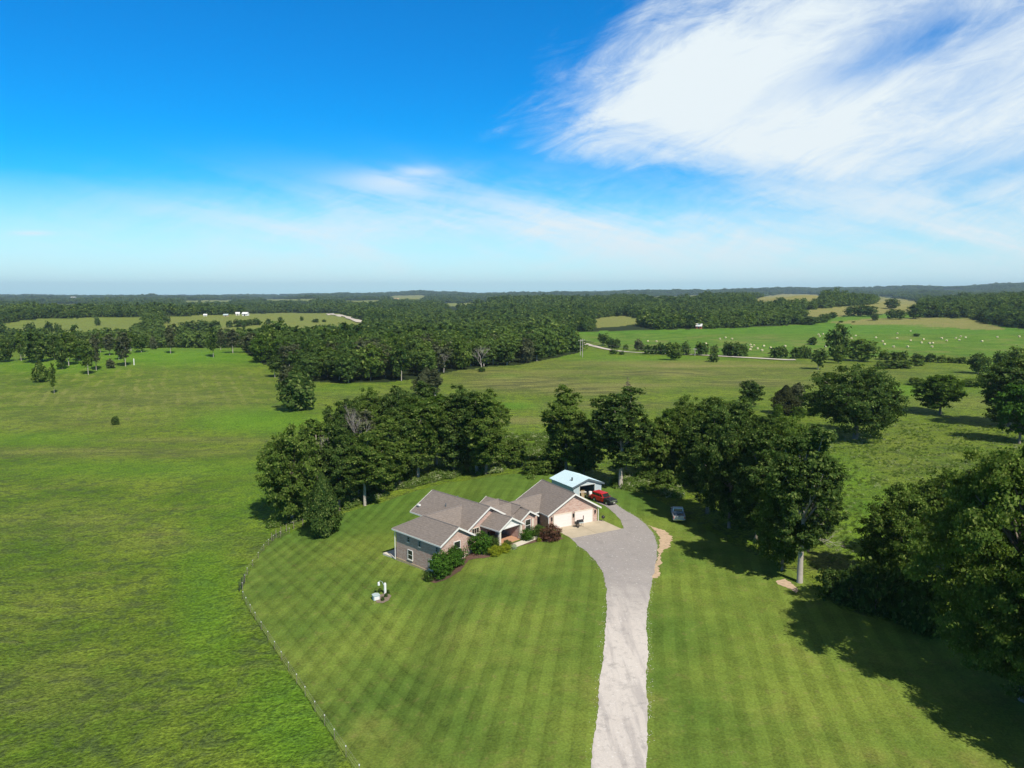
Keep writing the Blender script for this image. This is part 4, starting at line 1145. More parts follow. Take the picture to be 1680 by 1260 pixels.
tree('tallA', 686, 789, 655, 42, 'tall oak with clear trunk behind the rear ridge of the house')
tree('thin', 716, 770, 650, 34, 'thin light tree between the tall oaks behind the house', mat=L_bright)
tree('tallB', 744, 776, 640, 42, 'tall full oak right of centre in the group behind the house')
tree('tallA', 782, 775, 645, 38, 'tall oak with two pale stems near the right end of the group', mat=L_dark)
tree('tallB', 797, 778, 645, 40, 'rightmost tall oak of the group behind the house', mat=L_oak)
for (bx, by, ty, hw, lb, k) in ((565, 770, 658, 34, 'back oak at the upper left of the group behind the house', 'oakB'), (612, 752, 640, 36, 'back oak with rounded top in the upper middle of the group', 'oakA'),
                            (655, 748, 636, 34, 'dark crowned oak at the very back of the group', 'oakB'), (700, 742, 632, 34, 'dark oak at the back below the lone conifer', 'tallB'), (505, 790, 705, 24, 'slim oak between the left end oak and the white limb', 'tallB'),
                            (672, 770, 662, 38, 'middle oak filling the centre of the group behind the house', 'tallA'), (578, 795, 700, 36, 'leafy oak in front of the leafless grey tree', 'oakA'), (768, 750, 650, 36, 'oak crown at the back right of the group', 'oakA')):
    tree(k, bx, by, ty, hw, lb)
tree('small', 845, 768, 720, 17, 'small dark lone tree in the weeds right of the big group')
tree('ced2', 700, 650, 603, 20, 'grey green conifer alone in the meadow behind the oaks', mat=L_grey)
tree('thin', 714, 652, 606, 14, 'slender bare-stemmed tree beside the lone meadow conifer', mat=L_grey)
for i, (bx, by, ty, hw) in enumerate(((872, 778, 756, 16), (893, 778, 752, 18), (915, 772, 748, 16), (1090, 800, 772, 18), (1060, 790, 768, 16))):
    tree('shrub', bx, by, ty, hw, ['dark shrub at the right end of the back lawn', 'dark round shrub behind the garage roof', 'shrub against the back wall of the shed', 'shrub below the forked tree right of the shed', 'low shrub between the shed trees'][i])
# --- right of the shed
tree('tallB', 930, 778, 640, 42, 'tall full tree directly behind the metal shed', mat=L_oak)
tree('oakB', 958, 782, 690, 34, 'dark lower tree filling the gap behind the shed')
tree('tallC', 1018, 801, 640, 50, 'tall oak with a long pale trunk right of the shed', mat=L_dark)
tree('mauve', 1027, 770, 622, 12, 'bare mauve twiggy tree top poking above the tall oak')
tree('bright', 1079, 786, 690, 38, 'bright green tree with a forked dark trunk right of the shed', mat=L_oak)
tree('oakA', 1128, 775, 655, 40, 'oak behind the left end of the large tree belt')
tree('bright', 1098, 740, 672, 22, 'pale green young tree in the gap before the tree belt')
# --- large belt right of the drive
belt = [(1160, 842, 668, 44, 'tallB', 'dark tree at the left end of the belt behind the pickup'), (1196, 866, 690, 46, 'oakB', 'full dark oak over the right side of the pickup'),
        (1240, 890, 706, 48, 'tallB', 'dark oak in the front of the belt with low skirts'), (1283, 936, 776, 44, 'oakA', 'low leafy oak at the front tip of the tree belt'),
        (1262, 880, 700, 46, 'tallA', 'oak with grey dead twigs in the middle of the belt'), (1312, 956, 704, 60, 'tallC', 'tall oak on a bare pale trunk at the near end of the belt'),
        (1175, 800, 655, 42, 'tallA', 'oak at the back left of the belt'), (1215, 815, 660, 46, 'tallB', 'topmost dark oak of the belt'), (1255, 830, 684, 44, 'oakB', 'rounded oak at the back right of the belt'),
        (1298, 892, 690, 50, 'oakA', 'oak between the back and the bare trunked tree of the belt'), (1326, 905, 745, 40, 'oakB', 'right side oak of the belt over the meadow'), (1140, 795, 690, 32, 'oakA', 'small oak closing the left rear of the belt'),
        (1225, 862, 760, 40, 'oakA', 'lighter oak low in the centre of the belt')]
for bx, by, ty, hw, k, lb in belt: tree(k, bx, by, ty, hw, lb)
P0 = G(1290, 930)
dm = place('deadB', P0 + Vector((-1.5, -3.2, 4.5)), 7, 5, 'bleached broken branch hanging out of the front of the belt', cat='branch', name='dead_branch')
dm.rotation_euler = (R(38), R(42), R(20))
# --- right edge giants
tree('big', 1680, 1150, 742, 148, 'very large oak filling the lower right corner beside the lawn', mat=L_oak)
place('big', Vector((50, 49, float(terr(50, 49)))), 19, 18, 'large oak just outside the right edge whose shade falls on the lawn')
tree('oakA', 1472, 962, 802, 58, 'lighter green spreading tree left of the very large oak')
tree('oakA', 1545, 935, 775, 58, 'mid green tree between the lighter one and the very large oak')
tree('oakB', 1612, 930, 760, 62, 'dark oak behind the very large corner oak')
for i, (bx, by, ty, hw) in enumerate(((1366, 980, 934, 26), (1398, 990, 930, 30), (1436, 1002, 926, 34), (1478, 1016, 930, 36), (1515, 1035, 940, 40))):
    tree('shrub', bx, by, ty, hw, ['left end shrub of the shaded hedge by the lawn', 'second shrub of the shaded hedge from the bare trunk', 'middle shrub of the shaded hedge', 'fourth shrub of the shaded hedge toward the big oak', 'last shrub of the shaded hedge under the big oak'][i], mat=L_dark)
# --- right meadow
tree('oakC', 1403, 720, 604, 76, 'large spreading oak standing alone in the right meadow')
tree('bright', 1542, 680, 617, 38, 'bright green low-branched tree right of the lone oak')
tree('oakB', 1655, 700, 590, 52, 'dark oak cut by the right edge above the bright shrubs')
tree('bright', 1672, 728, 634, 40, 'bright green tree at the right edge under the dark oak', mat=L_hedge)
tree('small', 1231, 668, 626, 18, 'dark pine-like tree in the meadow above the belt', mat=L_dark)
tree('ced2', 1288, 680, 632, 20, 'reddish brown cedar with a green bush at its foot', mat=L_cedar)
tree('small', 1306, 676, 630, 14, 'greyish slim tree right beside the reddish cedar', mat=L_grey)
for i, (bx, by, ty, hw) in enumerate(((1276, 684, 664, 9), (1312, 684, 668, 13), (1332, 682, 668, 10))): tree('shrub', bx, by, ty, hw, 'bright green bush round the foot of the reddish cedar', 'bushes at the reddish cedar', mat=L_bright)
for i, (bx, by, ty, hw) in enumerate(((1505, 632, 620, 16), (1562, 633, 622, 12), (1590, 634, 622, 18), (1615, 632, 620, 14))): tree('shrub', bx, by, ty, hw, 'low green scrub behind the bright tree in the right meadow', 'scrub in the right meadow', mat=L_oak)
# --- line of trees along the far road and round the bale field
tree('lowC', 1375, 591, 533, 19, 'tallest dark tree standing in the line before the bale field', mat=L_dark, name='oak_tree')
tree('lowC', 1413, 593, 557, 26, 'wide round oak just right of the tallest field tree', mat=L_oak, name='oak_tree')
tree('lowC', 1375, 596, 566, 12, 'small tree tucked under the tallest field tree')
tree('lowB', 1342, 606, 573, 15, 'lone dark tree in front of the pale road on the right', mat=L_dark)
tree('lowC', 1605, 613, 580, 17, 'lone dark tree on a slim trunk at the right of the tan meadow', mat=L_dark)
tree('lowC', 1106, 591, 563, 14, 'round dark tree standing in front of the far road')
tree('lowS', 1171, 594, 580, 9, 'small round tree just below the far road')
tree('lowB', 1640, 612, 577, 12, 'slim tree near the right edge beyond the meadow')
tree('lowC', 1665, 610, 570, 20, 'wide tree near the right edge beyond the meadow')
tree('lowA', 990, 568, 547, 10, 'taller tree at the bend of the far gravel road', mat=L_dark)
for i, (bx, by, ty, hw) in enumerate(((1004, 571, 555, 9), (1012, 572, 556, 7), (1027, 574, 565, 5), (1006, 581, 573, 7), (1020, 582, 576, 5))): tree('lowS', bx, by, ty, hw, 'small tree by the bend of the far gravel road', 'trees at the road bend')
tree('lowS', 1048, 575, 557, 9, 'grey brown round tree at the left of the roadside row', mat=L_grey)
for bx, ty, hw in ((1062, 566, 9), (1075, 566, 7), (1086, 563, 9), (1097, 562, 7), (1125, 561, 9), (1150, 562, 12), (1172, 566, 7), (1193, 562, 9), (1208, 562, 12), (1221, 565, 7)):
    tree('lowS', bx, 581 + (bx - 1060) * .02, ty, hw, 'rounded tree in the row along the far gravel road', 'roadside row of trees')
for bx, by, ty, hw in ((1205, 585, 563, 14), (1274, 587, 569, 11), (1285, 586, 568, 8), (1304, 588, 570, 9), (1312, 588, 569, 8), (1322, 588, 568, 8), (1333, 566, 553, 8), (1452, 590, 575, 11), (1468, 590, 577, 10), (1482, 591, 576, 8), (1505, 592, 580, 10), (1526, 594, 580, 10), (1545, 595, 583, 8), (1560, 595, 586, 8), (1577, 596, 586, 9), (1595, 597, 588, 8), (1500, 600, 588, 16), (1462, 604, 591, 20), (1447, 605, 594, 12), (1485, 604, 592, 14)):
    tree('lowS', bx, by, ty, hw, 'low round tree in the hedge line below the bale field', 'hedge line below the bale field', mat=L_dark if int(bx) % 3 else L_oak)
for bx, by, ty, hw in ((1503, 552, 547, 6), (1345, 530, 519, 8), (1330, 533, 520, 14), (1352, 529, 515, 10), (1366, 523, 512, 8), (1395, 519, 503, 10), (1412, 519, 500, 13), (1428, 519, 502, 12), (1435, 526, 514, 7), (1462, 524, 507, 8), (1475, 524, 508, 10), (1463, 507, 490, 12), (1310, 524, 508, 12), (1295, 522, 509, 10), (1330, 505, 500, 5), (1502, 523, 500, 14), (1525, 521, 495, 16), (1380, 529, 526, 4), (1400, 529, 527, 3)):
    tree('lowC', bx, by, ty, hw, 'dark tree clump at the edge of the fields below the wooded hill', 'trees round the hill fields', mat=L_dark, name='far_tree')
# --- left far field trees
for bx, by, ty, hw in ((160, 534, 520, 5), (80, 549, 528, 8), (50, 548, 530, 9), (95, 549, 531, 6), (230, 544, 529, 14), (252, 533, 517, 16), (268, 531, 518, 11), (310, 542, 527, 15), (335, 542, 526, 16), (352, 541, 526, 11), (377, 537, 526, 6), (393, 536, 524, 11), (408, 534, 524, 8), (421, 533, 522, 8), (440, 531, 523, 5), (460, 527, 520, 4), (495, 526, 519, 3), (518, 529, 523, 6), (532, 528, 524, 4), (20, 556, 538, 14), (0, 556, 532, 14)):
    tree('lowS', bx, by, ty, hw, 'small dark tree scattered over the far green hill on the left', 'trees on the far left hill', mat=L_dark)
# --- trees of the left crest
crest = [(67, 627, 592, 11, 'cedL'), (89, 646, 596, 6, 'lowT'), (113, 600, 545, 15, 'lowT'), (145, 615, 560, 12, 'lowT'), (158, 608, 548, 10, 'lowT'), (182, 604, 589, 8, 'lowS'), (206, 601, 545, 13, 'lowT'), (280, 580, 533, 9, 'lowT'), (305, 570, 536, 10, 'lowT'), (350, 586, 538, 9, 'lowT'), (362, 574, 540, 7, 'lowT'), (382, 579, 540, 13, 'lowT'),
         (60, 595, 545, 20, 'lowC'), (35, 592, 545, 10, 'lowT'), (10, 594, 558, 13, 'lowC'), (90, 590, 550, 15, 'lowC'), (130, 592, 556, 12, 'lowC'), (180, 583, 548, 10, 'lowT'), (215, 576, 546, 12, 'lowT'), (232, 578, 549, 12, 'lowA'), (165, 578, 546, 9, 'lowT'), (75, 580, 552, 10, 'lowA'), (102, 606, 562, 10, 'lowC'), (40, 585, 552, 10, 'lowA'), (120, 580, 550, 9, 'lowT'), (195, 590, 560, 8, 'lowT'), (252, 573, 552, 6, 'lowS')]
for bx, by, ty, hw, k in crest:
    lb = 'thin open tree on the crest of the left pasture'
    if k == 'cedL': lb = 'small dark cedar left on the front slope of the crest'
    elif bx == 89: lb = 'tallest bare pole-like tree in front of the left crest'
    elif bx == 350: lb = 'dark ivy-clad narrow tree alone on the crest near the wood'
    elif k in ('lowC', 'lowA'): lb = 'bushy dark tree in the cluster at the left end of the crest'
    elif k == 'lowS': lb = 'small round bush low on the crest slope below the left cluster' if bx == 182 else 'small round bush near the top of the crest'
    tree(k, bx, by, ty, hw, lb, 'trees along the left pasture crest' if lb[0] in 'tb' and bx not in (89,) and k != 'cedL' and bx != 350 else None, mat=L_dark if k in ('lowC', 'lowA') or bx == 350 else (L_oak if int(bx) % 2 else L_grey))
tree('shrub', 189, 697, 683, 6.5, 'single small dark bush alone in the wide left pasture', mat=L_dark)
tree('lowT', 451, 619, 583, 14, 'open tree standing clear of the wood above the pasture corner', mat=L_dark)
tree('cedL', 489, 673, 600, 26, 'big dark conifer in the fence corner below the wood', mat=L_dark)
tree('lowC', 474, 640, 600, 18, 'pale green tree behind the big corner conifer', mat=L_grey)
tree('deadA', 790, 609, 565, 17, 'white leafless tree in front of the right side of the wood')
tree('deadB', 771, 599, 558, 8, 'narrow white dead tree left of the leafless white one')
tree('deadB', 728, 611, 577, 10, 'grey bare tree at the edge of the wood')
tree('lowS', 790, 610, 602, 6, 'bush at the foot of the white leafless tree', mat=L_dark)


# --- the wood across the middle: every tree that shows is a tree
rs = np.random.RandomState(77)
cand = []
gx, gy = np.meshgrid(np.arange(-190, 60, 10.5), np.arange(250, 640, 10.5))
gx = gx.ravel() + rs.uniform(-4, 4, gx.size); gy = gy.ravel() + rs.uniform(-4, 4, gy.size); gz = terr(gx, gy)
px, py = proj(gx, gy, gz); ok = inpoly(px, py, MIDWOOD)
mid = sorted(zip(gx[ok], gy[ok], gz[ok]), key=lambda t: t[1])
NM = 118
for i, (x, y, z) in enumerate(mid[:NM]):
    k = ('lowA', 'lowB', 'lowC')[i % 3]; h = rs.uniform(10.5, 15.5) * (1 + .0 * i); w = rs.uniform(9.5, 13.5)
    place(k, Vector((x, y, z)), h, w, 'leafy tree of the dense wood across the middle of the valley', 'trees of the middle wood', mat=[None, L_oak, None, L_dark, None, L_grey, L_bright][int(rs.randint(0, 7))] if rs.rand() < .8 else None)
print('midwood', len(mid), 'trees', n_trees)


# --- far woodland: thousands of crowns as one mass
def forest():
    pts = []
    for y0, y1, s in ((540, 1500, 10.5), (1500, 3000, 15), (3000, 5600, 26), (5600, 9600, 40)):
        rows = int((y1 - y0) / s)
        for r in range(rows):
            y = y0 + r * s; xm = y * .86; n = int(2 * xm / s)
            xs = -xm + (np.arange(n) + (r % 2) * .5) * s + rs.uniform(-.42, .42, n) * s
            ys = y + rs.uniform(-.42, .42, n) * s
            pts.append(np.stack([xs, ys, np.full(n, s)], 1))
    A = np.concatenate(pts); x, y, s = A.T; z = terr(x, y)
    px, py = proj(x, y, z); hh = np.where(y < 3000, 14.0, 15.0); px2, py2 = proj(x, y, z + hh * .85)
    ok = (px > -160) & (px < 1840)
    wxx = fbm(x, y, 60, 41, 2) * 2.0
    for poly in [HAYFIELD] + [f[0] for f in FIELDS]:
        for q in (py, py * .3 + py2 * .7): ok &= ~inpoly(px + wxx, q, poly)
    ok &= ~(inpoly(px, py, [(-200, 562), (402, 562), (440, 600), (440, 640), (-200, 700)]) & (y < 560))
    ok &= ~((y < 640) & (px > 940) & (py > 552))
    ok &= ~((y < 560) & ~inpoly(px, py, MIDWOOD))
    # clearings
    cl = fbm(x, y, 700, 51, 3); ok &= ~((cl > 1.15) & (y > 2400))
    ok &= ~((fbm(x, y, 1200, 52, 2) > 1.0) & (y > 4000))
    x, y, z, s = x[ok], y[ok], z[ok], s[ok]
    m = np.array([t for t in mid[NM:]]) if len(mid) > NM else np.zeros((0, 3))
    x = np.r_[x, m[:, 0]]; y = np.r_[y, m[:, 1]]; z = np.r_[z, m[:, 2]]; s = np.r_[s, np.full(len(m), 10.5)]
    n = len(x); print('forest trees', n)
    hs = rs.uniform(.62, 1.18, n) * (1 + .22 * fbm(x, y, 130, 55, 2)) * np.where(y < 1500, .86, 1.0); ws = rs.uniform(.85, 1.2, n) * s / 10.5 * np.where(s > 11, .98, 1.0)
    me = bpy.data.meshes.new('woodland'); me.vertices.add(n); me.vertices.foreach_set('co', np.stack([x, y, z - .5], 1).astype(np.float32).ravel())
    a = me.attributes.new('sc', 'FLOAT_VECTOR', 'POINT'); a.data.foreach_set('vector', np.stack([ws, ws, hs], 1).astype(np.float32).ravel())
    a = me.attributes.new('rt', 'FLOAT_VECTOR', 'POINT'); a.data.foreach_set('vector', np.stack([0 * x, 0 * x, rs.uniform(0, 6.28, n)], 1).astype(np.float32).ravel())
    o = bpy.data.objects.new('woodland', me); C.objects.link(o); tag(o, 'unbroken dark green woodland covering the far hills', 'woodland', kind='stuff')
    scatter(o, [KIND[k][3] for k in ('frA', 'frB', 'frC')])


def scatter(o, meshes):
    """instances of the crown meshes on every point of o, carried by the object itself"""
    ng = bpy.data.node_groups.new('scatter', 'GeometryNodeTree')
    ng.interface.new_socket('Geometry', in_out='INPUT', socket_type='NodeSocketGeometry'); ng.interface.new_socket('Geometry', in_out='OUTPUT', socket_type='NodeSocketGeometry')
    N = ng.nodes; Lk = ng.links
    gi = N.new('NodeGroupInput'); go = N.new('NodeGroupOutput')
    iop = N.new('GeometryNodeInstanceOnPoints'); Lk.new(gi.outputs[0], iop.inputs['Points'])
    # prototypes: sub-meshes shipped in hidden-free helper objects would be clutter, so they come from existing trees
    gti = N.new('GeometryNodeGeometryToInstance')
    for m in meshes[::-1]:
        oi = N.new('GeometryNodeObjectInfo'); oi.inputs['Object'].default_value = PROTO[m.name]; oi.transform_space = 'ORIGINAL'
        Lk.new(oi.outputs['Geometry'], gti.inputs[0])
    Lk.new(gti.outputs[0], iop.inputs['Instance']); iop.inputs['Pick Instance'].default_value = True
    for nm, sk, ty in (('sc', 'Scale', 'FLOAT_VECTOR'), ('rt', 'Rotation', 'FLOAT_VECTOR')):
        na = N.new('GeometryNodeInputNamedAttribute'); na.data_type = ty; na.inputs['Name'].default_value = nm; Lk.new(na.outputs[0], iop.inputs[sk])
    Lk.new(iop.outputs[0], go.inputs[0])
    md = o.modifiers.new('scatter', 'NODES'); md.node_group = ng


# three ordinary trees at the near edge of the far woods lend their crowns
PROTO = {}
for k, (bx, by) in zip(('frA', 'frB', 'frC'), ((905, 573), (922, 571), (938, 569))):
    P = G(bx, by); r = place(k, P, KIND[k][1] * .85, KIND[k][2] * .9, 'leafy tree at the right tip of the middle wood', 'tip of the middle wood', name='woodland_tree')
    PROTO[KIND[k][3].name] = [c for c in r.children if c.name.startswith('crown')][0]
forest()

# --- tall weeds and shrubs behind the lawn and in the rough meadow
def weeds():
    me_w, _, _ = crown('crown', 71, 1.0, 1.3, 0, 5, 190, .12, L_weed, lr=.3)
    KIND['weed'] = ('weed_clump', 1.0, 1.3, me_w, None)
    r = place('weed', G(872, 786), 1.3, 2.0, 'clump of tall weeds at the right end of the back lawn', cat='weeds', name='weed_clump')
    PROTO[me_w.name] = r.children[0]
    me_p, _, _ = crown('crown', 72, 1.0, 1.6, 0, 5, 110, .10, L_pale, lr=.34, ragged=.4)
    KIND['seed'] = ('weed_clump', 1.0, 1.6, me_p, None)
    r = place('seed', G(1440, 800), .7, 1.6, 'pale flowering weed clump in the rough right meadow', cat='weeds', name='weed_clump')
    PROTO[me_p.name] = r.children[0]
    strip = [(440, 868), (520, 848), (570, 836), (610, 822), (650, 808), (720, 788), (800, 778), (860, 772), (905, 764), (880, 745), (800, 752), (720, 768), (640, 790), (575, 822), (500, 845), (445, 860)]
    mead = [(1330, 690), (1680, 700), (1680, 760), (1560, 780), (1420, 800), (1400, 920), (1330, 940), (1335, 860), (1350, 800), (1320, 740)]
    back = [(1000, 800), (1120, 820), (1110, 760), (1030, 770)]
    fld = [(820, 715), (900, 715), (900, 760), (840, 770)]
    X = []; 
    for poly, n, s0 in ((strip, 2600, 1.0), (mead, 3600, .42), (back, 500, 1.1), (fld, 500, 1.0)):
        W_ = [G(*p) for p in poly]; xs = [p.x for p in W_]; ys = [p.y for p in W_]
        k = rs.uniform(size=(n * 3, 2)); x = min(xs) + k[:, 0] * (max(xs) - min(xs)); y = min(ys) + k[:, 1] * (max(ys) - min(ys)); z = terr(x, y)
        px, py = proj(x, y, z); ok = inpoly(px, py, poly) & (fbm(x, y, 9, 61, 2) > -.25 if s0 != .5 else fbm(x, y, 14, 61, 3) > .15)
        x, y, z = x[ok][:n], y[ok][:n], z[ok][:n]; X.append(np.stack([x, y, z, np.full(len(x), s0)], 1))
    A = np.concatenate(X); n = len(A)
    me = bpy.data.meshes.new('tall_weeds'); me.vertices.add(n); me.vertices.foreach_set('co', A[:, :3].astype(np.float32).ravel())
    w = A[:, 3] * rs.uniform(.5, 1.5, n); hgt = A[:, 3] * rs.uniform(.5, 1.25, n) * np.where(A[:, 3] < .5, .75, 1)
    a = me.attributes.new('sc', 'FLOAT_VECTOR', 'POINT'); a.data.foreach_set('vector', np.stack([w, w, hgt], 1).astype(np.float32).ravel())
    a = me.attributes.new('rt', 'FLOAT_VECTOR', 'POINT'); a.data.foreach_set('vector', np.stack([0 * w, 0 * w, rs.uniform(0, 6.28, n)], 1).astype(np.float32).ravel())
    o = bpy.data.objects.new('tall_weeds', me); C.objects.link(o); tag(o, 'rank green weeds and scrub behind the lawn and in the meadow', 'weeds', kind='stuff')
    scatter(o, [me_w, me_w, me_w, me_w, me_p])


weeds()

# --- planting at the house
tree('hedge', 725, 948, 905, 22, 'tall clipped green hedge in front of the left wing, lower half', mat=L_hedge)
tree('hedge', 747, 930, 896, 20, 'tall clipped green hedge in front of the left wing, upper half', mat=L_hedge)
tree('hedge', 704, 954, 937, 9, 'little spiky green shrub at the foot of the tall hedge', mat=L_dark)
tree('hedge', 790, 908, 873, 20, 'big feathery green shrub before the main gable', mat=L_hedge)
tree('hedge', 808, 900, 880, 12, 'darker shrub squeezed between feathery shrub and porch post', mat=L_dark)
tree('hedge', 812, 912, 895, 12, 'left yellow green spreading shrub in the mulch bed', mat=L_yellow)
tree('hedge', 828, 906, 891, 11, 'right yellow green spreading shrub in the mulch bed', mat=L_yellow)
tree('hedge', 832, 897, 885, 7, 'small dark green globe shrub in front of the porch', mat=L_dark)
tree('hedge', 843, 901, 892, 6, 'small hosta with white edged leaves by the path', mat=L_white, cat='plant', name='hosta')
tree('hedge', 865, 886, 867, 12, 'rounded green shrub under the single window right of the porch', mat=L_hedge)
tree('hedge', 883, 880, 861, 12, 'deep green shrub between the window gable and the garage', mat=L_dark)
tree('hedge', 905, 887, 860, 18, 'red tipped flowering shrub left of the concrete apron', mat=L_redtwig)
tree('hedge', 884, 889, 881, 4.5, 'tiny yellow shrub beside the red tipped one', mat=L_yellow)
for i, (bx, by) in enumerate(((633, 980), (628, 986), (637, 974), (623, 972))):
    tree('shrub', bx, by, by - 6, 3.2, 'small dark bush in the round yard bed', 'bushes in the round yard bed', mat=L_dark)

# ------------------------------------------------------------------ hay bales
bm_ = MB(); bm_.tube([(-.75, 0, .8), (-.70, 0, .8), (.70, 0, .8), (.75, 0, .8)], [.72, .82, .82, .72], 18)
for r_ in (.6, .4, .2): bm_.tube([(-.78, 0, .8), (.78, 0, .8)], [r_, r_], 14)
bale0 = bm_.build('hay_bale', M_bale, None)
spots = [(1063, 561), (1077, 561), (1158, 565), (1181, 557), (1190, 555), (1201, 557), (1231, 567), (1233, 571), (1237, 568), (1231, 575), (1243, 573), (1253, 569), (1250, 576), (1264, 572), (1288, 569), (1350, 549), (1343, 550), (1345, 553), (1404, 552), (1397, 556), (1437, 555), (1448, 561), (1451, 566), (1466, 570), (1354, 570), (1331, 566), (1472, 548), (1472, 556), (1494, 544), (1494, 560), (1512, 563), (1515, 558), (1525, 564), (1530, 564), (1529, 570), (1489, 570), (1553, 560), (1568, 556), (1574, 559), (1576, 553), (1584, 555), (1636, 554), (1611, 561), (1672, 553), (1417, 571), (1545, 556)]
for i, (bx, by) in enumerate(spots):
    o = bale0 if i == 0 else bale0.copy()
    if i: C.objects.link(o)
    P = G(bx, by); o.location = P - Vector((0, 0, .05)); o.rotation_euler = (0, 0, (i * 1.7) % 3.1); o.scale = (.85, .85, .82)
    tag(o, 'round straw-coloured hay bale lying in the green field', 'hay bale', 'hay bales in the field')


# ------------------------------------------------------------------ far farm buildings
def farm(name, px, py, wpx, hpx, yaw, roofm, wallm, label, L=1.6, cat='barn'):
    P = G(px, py); s = 1 / pxm(P); w = wpx * s; h = hpx * s; eh = h * .55
    r = empty(name, P, R(yaw), label, cat); l = w * .5 * L
    k = MB(); k.prism([(-l / 2, -1), (l / 2, -1), (l / 2, eh), (0, h * .96), (-l / 2, eh)], 'x', -w / 2, w / 2); k.build('wall', wallm, r)
    k = MB()
    for sgn in (-1, 1): k.slab([(-w / 2 - .5, 0, h), (w / 2 + .5, 0, h), (w / 2 + .5, sgn * (l / 2 + .6), eh - .2), (-w / 2 - .5, sgn * (l / 2 + .6), eh - .2)], .2)
    k.build('roof', roofm, r)
    k = MB(); k.box(-w * .12, w * .12, -l / 2 - .15, -l / 2 - .01, -.5, eh * .8); k.build('door', M_dark, r)
    for x in (-.33, .33): k = MB(); k.box(w * x - w * .05, w * x + w * .05, -l / 2 - .12, -l / 2 - .01, eh * .35, eh * .75); k.build('window', M_glass, r)
    return r


farm('white_barn', 403, 518, 9, 6, -8, M_white, M_white, 'bright white barn at the right of the farm on the left hill')
farm('farm_house', 390, 517, 6, 5, 20, M_white, M_white, 'white farm house just left of the white barn', cat='house')
farm('farm_shed', 371, 519, 7, 4, 0, M_util, M_tanpaint, 'low grey shed of the farm on the left hill', cat='shed')
farm('farm_shed', 337, 519, 5, 4, 10, M_white, M_white, 'small white shed left of the hill farm', cat='shed')
farm('white_barn', 120, 491, 8, 4, 0, M_white, M_white, 'tiny white barn in the distant woods at far left')
farm('barn', 1147, 539, 9, 8, -25, M_white, M_rust, 'red barn with white roof at the back of the green field')
farm('long_barn', 1272, 530, 18, 6, -5, M_white, M_rust, 'long low white roofed barn beside the dark wood')
farm('farm_house', 605, 547, 9, 4, 5, M_white, M_util, 'white roofed house among the trees left of centre', cat='house')
farm('farm_house', 650, 493, 8, 4, 15, M_tanpaint, M_cream, 'tan house in the distant hills left of centre', cat='house')
farm('farm_house', 1031, 481, 4, 2.5, 0, M_white, M_white, 'white speck of a house on the horizon ridge', cat='house')

# ------------------------------------------------------------------ poles
def upole(px, by, ty, label):
    P = G(px, by); h = top_height(P, ty); r = empty('utility_pole', P, R(20), label, 'utility pole', 'utility poles along the far road')
    k = MB(); k.tube([(0, 0, -.5), (0, 0, h)], [.22, .15], 8); k.build('pole', M_pole, r)
    k = MB(); k.box(-1.3, 1.3, -.07, .07, h - .8, h - .6); c = k.build('crossarm', M_pole, r)
    for x in (-1.2, 0, 1.2): k = MB(); k.tube([(x, 0, h - .6), (x, 0, h - .35)], [.07, .05], 6); k.build('insulator', M_white, c)
    return P, h
a = upole(955.5, 586, 556, 'tallest grey utility pole in front of the tip of the wood')
b = upole(1140, 584, 571, 'short utility pole in the roadside tree row')
c = upole(952, 583, 557, 'thinner utility pole right beside the tallest one')
for (p, h), (q, g_) in ((a, b),):
    ln = [p.lerp(q, t / 8) + Vector((0, 0, (h * (1 - t / 8) + g_ * t / 8) - .4 - 3.0 * math.sin(math.pi * t / 8))) for t in range(9)]
    k = MB(); k.tube(ln, [.03] * 9, 4); o = k.build('power_line', M_pole); tag(o, 'thin power line hanging between the two far utility poles', 'power line')
P = G(220, 599); k = MB(); k.tube([(0, 0, 0), (0, 0, 2.8), (0, 0, 3.4)], [.25, .25, .1], 8); o = k.build('white_marker_post', M_white); o.location = P; tag(o, 'white marker post on the left crest pasture', 'post')
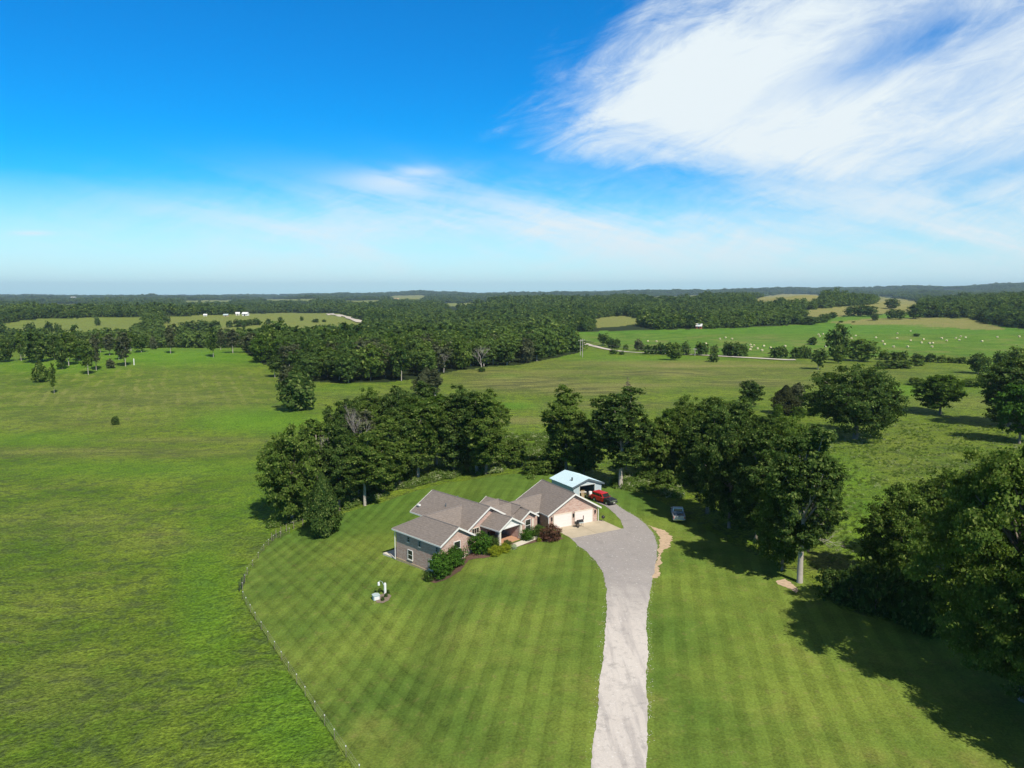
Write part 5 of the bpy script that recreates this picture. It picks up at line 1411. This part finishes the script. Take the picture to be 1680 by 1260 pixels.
P = G(498, 848); k = MB(); k.tube([(0, 0, -.2), (.1, 0, 1.6), (0, 0, 3.2)], [.09, .08, .05], 7); o = k.build('bare_pole', M_pole); o.location = P; tag(o, 'thin bare pole between the left oak and the cedar', 'pole')

# ------------------------------------------------------------------ loose stones along the drive
def stones():
    rs2 = random.Random(9); k = MB()
    for side in (DRIVE_R, DRIVE_L):
        W_ = [G(*p) for p in side]
        for i in range(len(W_) - 1):
            p, q = W_[i], W_[i + 1]; n = int((q - p).length * (14 if side is DRIVE_R else 8))
            for _ in range(n):
                c = p.lerp(q, rs2.random()); d = (q - p).normalized(); nn = Vector((-d.y, d.x, 0)); c = c + nn * rs2.gauss(0, .25); s = rs2.uniform(.02, .065)
                z = float(terr(c.x, c.y)) + .04
                M = T((c.x, c.y, z)) @ RZ(rs2.uniform(0, 360)) @ Matrix.Diagonal((s * 1.3, s, s * .7, 1))
                k.add([(1, 0, 0), (0, 1, .1), (-1, .1, 0), (0, -1, 0), (.1, 0, 1), (0, 0, -1)], [[0, 1, 4], [1, 2, 4], [2, 3, 4], [3, 0, 4], [1, 0, 5], [2, 1, 5], [3, 2, 5], [0, 3, 5]], M)
    o = k.build('edging_stones', M_stone); tag(o, 'loose pale stones scattered along the driveway edges', 'stones', kind='stuff')


stones()

# ------------------------------------------------------------------ haze
HAZE = True
if HAZE:
    k = MB(); k.box(-15900, 15900, -2500, 14500, -75, 230)
    m = bpy.data.materials.new('haze_air'); m.use_nodes = True; nt = m.node_tree; nt.nodes.remove(nt.nodes['Principled BSDF'])
    pv = nt.nodes.new('ShaderNodeVolumePrincipled'); pv.inputs['Color'].default_value = (.60, .80, 1.0, 1); pv.inputs['Density'].default_value = .00006; pv.inputs['Anisotropy'].default_value = .1
    nt.links.new(pv.outputs[0], [n for n in nt.nodes if n.type == 'OUTPUT_MATERIAL'][0].inputs['Volume'])
    o = k.build('haze', m); tag(o, 'faint blue haze in the air over the valley', 'haze', kind='stuff')
print('trees', n_trees)
